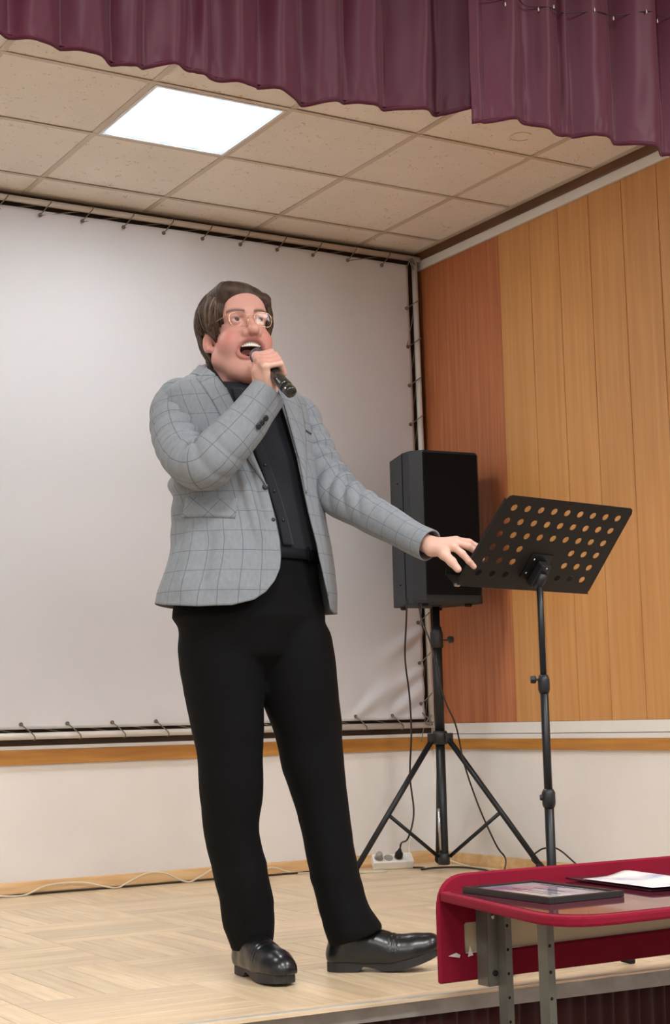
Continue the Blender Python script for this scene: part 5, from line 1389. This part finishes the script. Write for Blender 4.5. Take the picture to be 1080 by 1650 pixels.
# lapels: right one (notch towards the shoulder), left one
def lap(pts_in, pts_out, off):
    tab = []
    for a, b in zip(pts_in, pts_out): tab.append(((a[2] + b[2]) / 2, PHI(a), PHI(b)))
    return tab
def lapel(name, inn, outr, off, parent):
    n = 26; A = spline(A3(inn), n); B = spline(A3(outr), n); rows = []; uv = []
    for a, b in zip(A, B):
        r = []; u = []
        for k in range(9):
            t = k / 8; z = a[2] + (b[2] - a[2]) * t; p = PHI(a) + (PHI(b) - PHI(a)) * t
            r.append(JS(p, z, off + .0035 * math.sin(math.pi * min(1, t * 1.2)))); u.append((p * .205 + z * .4 + .01, z + t * .02))
        rows.append(r); uv.append(u)
    o = gridmesh(name, A3(rows), M['plaid'], parent, uv=A3(uv)); md = o.modifiers.new('t', 'SOLIDIFY'); md.thickness = .003; md.offset = 0
    return o
lapel('lapel', [(-0.0626, 0.0000, 1.3104), (-0.0893, 0.0000, 1.3819), (-0.1159, 0.0000, 1.4627), (-0.1445, 0.0000, 1.5420), (-0.1753, 0.0000, 1.6002), (-0.1977, 0.0000, 1.6332)],
      [(-0.0643, 0.0000, 1.3122), (-0.1137, 0.0000, 1.3914), (-0.1632, 0.0000, 1.4763), (-0.1973, 0.0000, 1.5434), (-0.2248, 0.0000, 1.5907), (-0.2490, 0.0000, 1.6273)], .0115, jk)
lapel('collar', [(-0.1925, 0.0000, 1.6259), (-0.2080, 0.0000, 1.6515), (-0.2219, 0.0000, 1.6699), (-0.2323, 0.0000, 1.6846)], [(-0.2279, 0.0000, 1.6232), (-0.2488, 0.0000, 1.6435), (-0.2592, 0.0000, 1.6564), (-0.2591, 0.0000, 1.6708)], .0155, jk)
lapel('lapel', [(0.0352, 0.0000, 1.3026), (0.0197, 0.0000, 1.3951), (-0.0028, 0.0000, 1.4901), (-0.0207, 0.0000, 1.5622), (-0.0411, 0.0000, 1.6040)],
      [(0.0388, 0.0000, 1.3060), (0.0391, 0.0000, 1.4000), (0.0374, 0.0000, 1.4802), (0.0300, 0.0000, 1.5429), (0.0184, 0.0000, 1.5791)], .0125, jk)
# collar around the back of the neck
G = np.zeros((6, 50, 3)); UV = np.zeros((6, 50, 2))
for j in range(50):
    a_ = 1.0 + (2 * math.pi - 2.0) * j / 49; d = A3((math.sin(TH + a_), -math.cos(TH + a_), 0)); back = (1 - math.cos(a_)) / 2
    for i in range(6):
        t = i / 5
        G[i, j] = A3((NK[0], .014, 0)) + d * (.0835 + .020 * t + .006 * math.sin(t * 3)) + A3((0, 0, NK[2] - .024 + .044 * back - .044 * t)); UV[i, j] = (a_ * .09, .01 * i)
cj = gridmesh('collar_back', G, M['plaid'], jk, uv=UV); cj.modifiers.new('t', 'SOLIDIFY').thickness = .004
# pocket flap, welt, breast pocket, buttons
def patch(name, quad, off, thick, skew=0.0):
    n = 12; rows = []; uv = []
    for i in range(6):
        t = i / 5; r = []; u = []
        for j in range(n):
            s = j / (n - 1)
            x = (quad[0][0] * (1 - s) + quad[1][0] * s) * (1 - t) + (quad[3][0] * (1 - s) + quad[2][0] * s) * t
            z = (quad[0][2] * (1 - s) + quad[1][2] * s) * (1 - t) + (quad[3][2] * (1 - s) + quad[2][2] * s) * t
            r.append(JS(PHI((x, 0, z)), z, off + .002 * t)); u.append((x * .7 + z * .75, z * .7 - x * .75))
        rows.append(r); uv.append(u)
    o = gridmesh(name, A3(rows), M['plaid'], jk, uv=A3(uv)); md = o.modifiers.new('t', 'SOLIDIFY'); md.thickness = thick; md.offset = 1
    return o
patch('pocket_flap', ((-0.2714, 0.0000, 1.2768), (-0.1350, 0.0000, 1.2734), (-0.1429, 0.0000, 1.2207), (-0.2807, 0.0000, 1.2312)), .012, .004)
patch('pocket_welt', ((-0.2730, 0.0000, 1.2839), (-0.1332, 0.0000, 1.2804), (-0.1333, 0.0000, 1.2724), (-0.2732, 0.0000, 1.2760)), .010, .003)
patch('breast_pocket', ((0.0275, 0.0000, 1.5108), (0.0554, 0.0000, 1.4976), (0.0551, 0.0000, 1.4833), (0.0272, 0.0000, 1.4947)), .010, .003)
def jbutton(p, off, parent, r=.0085, c=None, n=None):
    b = lathe('button', [(r * .6, -.002), (r, 0), (r, .002), (r * .8, .0035), (r * .35, .0028)], M['button'], parent, 14)
    if c is None:
        f = PHI(p); c = JS(f, p[2], off); n = unit(c - A3((tors(p[2])[0], tors(p[2])[1], p[2])))
    b.matrix_local = Matrix.Translation(Vector(c)) @ Vector(n).to_track_quat('Z', 'Y').to_matrix().to_4x4(); return b
jbutton((-0.0661, 0.0000, 1.3105), .012, jk); jbutton((-0.0469, 0.0000, 1.2200), .010, jk, .006)

# ---- sleeves
def sleeve(pts, rad, elbow_t, inner, seed, nr=170, nc=72, cuts=0.0):
    P = spline(np.hstack([A3(pts), A3(rad)[:, None]]), nr); r = P[:, 3]; C_, T_, N_s, B_s = frames(P[:, :3])
    # turn the section frame so that angle 0 looks at the inner bend
    ln = np.concatenate([[0], np.cumsum(np.linalg.norm(np.diff(C_, axis=0), axis=1))])
    an = np.linspace(0, 2 * math.pi, nc, endpoint=False)
    d = np.cos(an)[None, :, None] * N_s[:, None] + np.sin(an)[None, :, None] * B_s[:, None]
    G = C_[:, None] + d * r[:, None, None]
    s = ln[:, None] / ln[-1]
    face = (d @ unit(inner))                                         # 1 on the side of the bend
    el = np.exp(-((s - elbow_t) / .15) ** 2)
    rid = lambda x: np.abs(np.sin(x)) ** .7 - .68
    fold = .018 * el * (face * .5 + .55) * rid(s * 40 + 1.2 * face + 1.6 * np.sin(an + seed)[None] + 1.8 * wnoise(G, 8, seed + 1))
    fold += .012 * np.exp(-((s - .30) / .17) ** 2) * (face * .4 + .6) * rid(s * 40 + 1.5 * np.sin(an + .6)[None] + wnoise(G, 9, 3) * 2.4)
    fold += .007 * rid(wnoise(G, 7, seed + 4, squash=(1, 1, 1.5)) * 3) * np.clip(1.1 - s, 0, 1)
    fold += wnoise(G, 26, seed) * .0018 + wnoise(G, 60, seed + 2) * .0007
    fold *= np.clip((1 - s) / .08, .15, 1)
    G = G + d * fold[..., None]
    UV = np.stack([np.broadcast_to(an[None] * .055, G.shape[:2]), np.broadcast_to(ln[:, None], G.shape[:2])], -1)
    o = gridmesh('sleeve', G, M['plaid'], jk, close_u=True, uv=UV); md = o.modifiers.new('t', 'SOLIDIFY'); md.thickness = .004; md.offset = -1
    return o, C_, d, r, ln
so, C_, d_, r_, ln_ = sleeve([(-0.2645, -0.0300, 1.5892), (-0.3055, -0.0600, 1.5699), (-0.3120, -0.1050, 1.5050), (-0.2931, -0.1650, 1.4330), (-0.2594, -0.2250, 1.3761), (-0.2130, -0.2650, 1.3583), (-0.1624, -0.2700, 1.4047), (-0.1107, -0.2620, 1.4619), (-0.0687, -0.2530, 1.5182), (-0.0434, -0.2470, 1.5527)],
       [.050, .066, .068, .066, .067, .069, .066, .061, .055, .0515], .52, (.5, -.2, .8), 2)
so2, C2, d2, r2, ln2 = sleeve([(-0.0179, 0.0700, 1.5669), (0.0174, 0.0850, 1.5598), (0.0499, 0.0900, 1.4961), (0.0856, 0.0750, 1.4019), (0.1335, 0.0380, 1.3179), (0.2053, -0.0120, 1.2579), (0.2805, -0.0680, 1.2053), (0.3420, -0.1200, 1.1615), (0.3802, -0.1520, 1.1383)],
       [.045, .058, .060, .060, .062, .055, .050, .0460, .0445], .50, (.4, -.3, .8), 9)
for v in ((430, 692), (422, 697), (414, 702)): pass
for c in ((-0.0508, -0.3000, 1.4716), (-0.0633, -0.3000, 1.4619), (-0.0758, -0.3000, 1.4522)):
    c = A3(c); k = np.argmin(np.linalg.norm(C_ - c, axis=1)); n = c - C_[k]; n -= unit(C_[min(k + 1, len(C_) - 1)] - C_[k - 1]) * (n @ unit(C_[min(k + 1, len(C_) - 1)] - C_[k - 1])); n = unit(n)
    jbutton(None, 0, so, .0085, C_[k] + n * (r_[k] + .0025), n)

# ---- shoes
def shoe(heel, direction, toe_up, label):
    e = empty('shoe'); e.parent = per; e['label'] = label
    a = math.atan2(direction[1], direction[0])
    e.location = heel; e.rotation_euler = (0, 0, a)
    bend = lambda P: P + np.stack([0 * P[:, 0], 0 * P[:, 0], toe_up * np.clip((P[:, 0] - .165) / .12, 0, 1.2) ** 1.7], 1)
    u = Sculpt()
    u.chain([(.034, 0, .052), (.10, .001, .050), (.17, .004, .042), (.225, .006, .040), (.258, .006, .038)], [.036, .0385, .044, .043, .037], .02)
    u.chain([(.045, 0, .085), (.095, 0, .082), (.14, .001, .066), (.19, .003, .050)], [.036, .036, .037, .038], .02)
    u.cap((.045, 0, .085), (.06, 0, .125), .038, .040, .02)
    u.cap((.030, 0, .04), (.27, .004, .028), .036, .034, .02)
    def po(P, D):
        D = np.maximum(D, .024 - P[:, 2])
        D = D + .0016 * np.exp(-((P[:, 0] - .180) / .016) ** 2) * np.sin(P[:, 0] * 480) * (P[:, 2] > .05)
        return D
    v, f = u.mesh(.0040, 1, post=po)
    up = fastmesh('upper', bend(v), f, M['shoe_leather'], e)
    # sole with a separate heel block
    def outl(x):
        t = x / .303; return .036 * np.sqrt(np.clip(1 - ((t - .13) / .145) ** 2, 0, 1)) if t < .13 else np.interp(t, [.13, .35, .5, .72, .86, .94, 1.0], [.0375, .034, .038, .0465, .042, .031, .0])
    xs_ = np.concatenate([np.linspace(-.004, .03, 8), np.linspace(.05, .26, 14), .303 - .043 * (1 - np.linspace(0, 1, 8)) ** 2])
    top_, bot = [], []
    for x in xs_:
        w = max(.0015, float(outl(min(max(x + .004, 0), .303)))); zb = .0 if x < .086 else np.interp(x, [.086, .09, .12, .15, .303], [.004, .015, .012, .003, .003])
        top_.append(((x, -w + .003, .026), (x, w + .003, .026))); bot.append(((x, -w + .003, zb), (x, w + .003, zb)))
    V = []
    for (a0, a1), (b0, b1) in zip(top_, bot): V += [a0, a1, b1, b0]
    F = []
    n = len(xs_)
    for i in range(n - 1):
        for k in range(4): F.append((4 * i + k, 4 * i + (k + 1) % 4, 4 * (i + 1) + (k + 1) % 4, 4 * (i + 1) + k))
    F += [(3, 2, 1, 0), (4 * n - 4, 4 * n - 3, 4 * n - 2, 4 * n - 1)]
    V = bend(A3(V))
    so_ = raw('sole', V, F, M['shoe_sole'], e)
    bm = bmesh.new(); bm.from_mesh(so_.data); bmesh.ops.recalc_face_normals(bm, faces=bm.faces); bm.to_mesh(so_.data); bm.free()
    so_.modifiers.new('bev', 'BEVEL').width = .002
    g = Multi()
    for y in (-.036, .036): g.box((.098, y - .004, .052), (.108, y + .004, .088))
    g.build('elastic_gusset', M['rubber'], e)
    return e
RHE = A3((-0.1418, 0.0000, 0.0091)); 
shoe((-.158, .026, .001), (.128, -.268), .004, 'black leather slip-on shoe pointing at the hall')
shoe((.080, .008, .001), (.300, -.045), .030, 'black leather slip-on shoe with lifted toe')

# ================================================================== microphone in his right hand
mic = empty('microphone'); tag(mic, 'black handheld wireless microphone held at the open mouth', 'microphone')
Zax = l2d(mA); mq = Vector(tuple(Zax)).to_track_quat('Z', 'Y')
mic.location = tuple(l2w(MH)); mic.rotation_euler = mq.to_euler()
ML = np.linalg.norm(MT - MH)
lathe('grille', [(.004, -.0255), (.013, -.0215), (.0205, -.013), (.0242, 0.0), (.0238, .008), (.0215, .020), (.0195, .028)], M['mic_mesh'], mic, 28)
lathe('ring', [(.0205, .0262), (.0248, .0265), (.0248, .0315), (.0205, .032)], M['mic_ring'], mic, 28)
lathe('handle', [(.0205, .0315), (.0202, .05), (.0180, .09), (.0172, ML - .045), (.0172, ML - .034)], M['mic_body'], mic, 28)
lathe('band', [(.0170, ML - .0345), (.0176, ML - .034), (.0176, ML - .0325), (.0170, ML - .032)], M['rubber'], mic, 28)
lathe('end_cap', [(.0168, ML - .0325), (.0168, ML - .008), (.0160, ML - .003), (.0135, ML)], M['mic_body'], mic, 28)
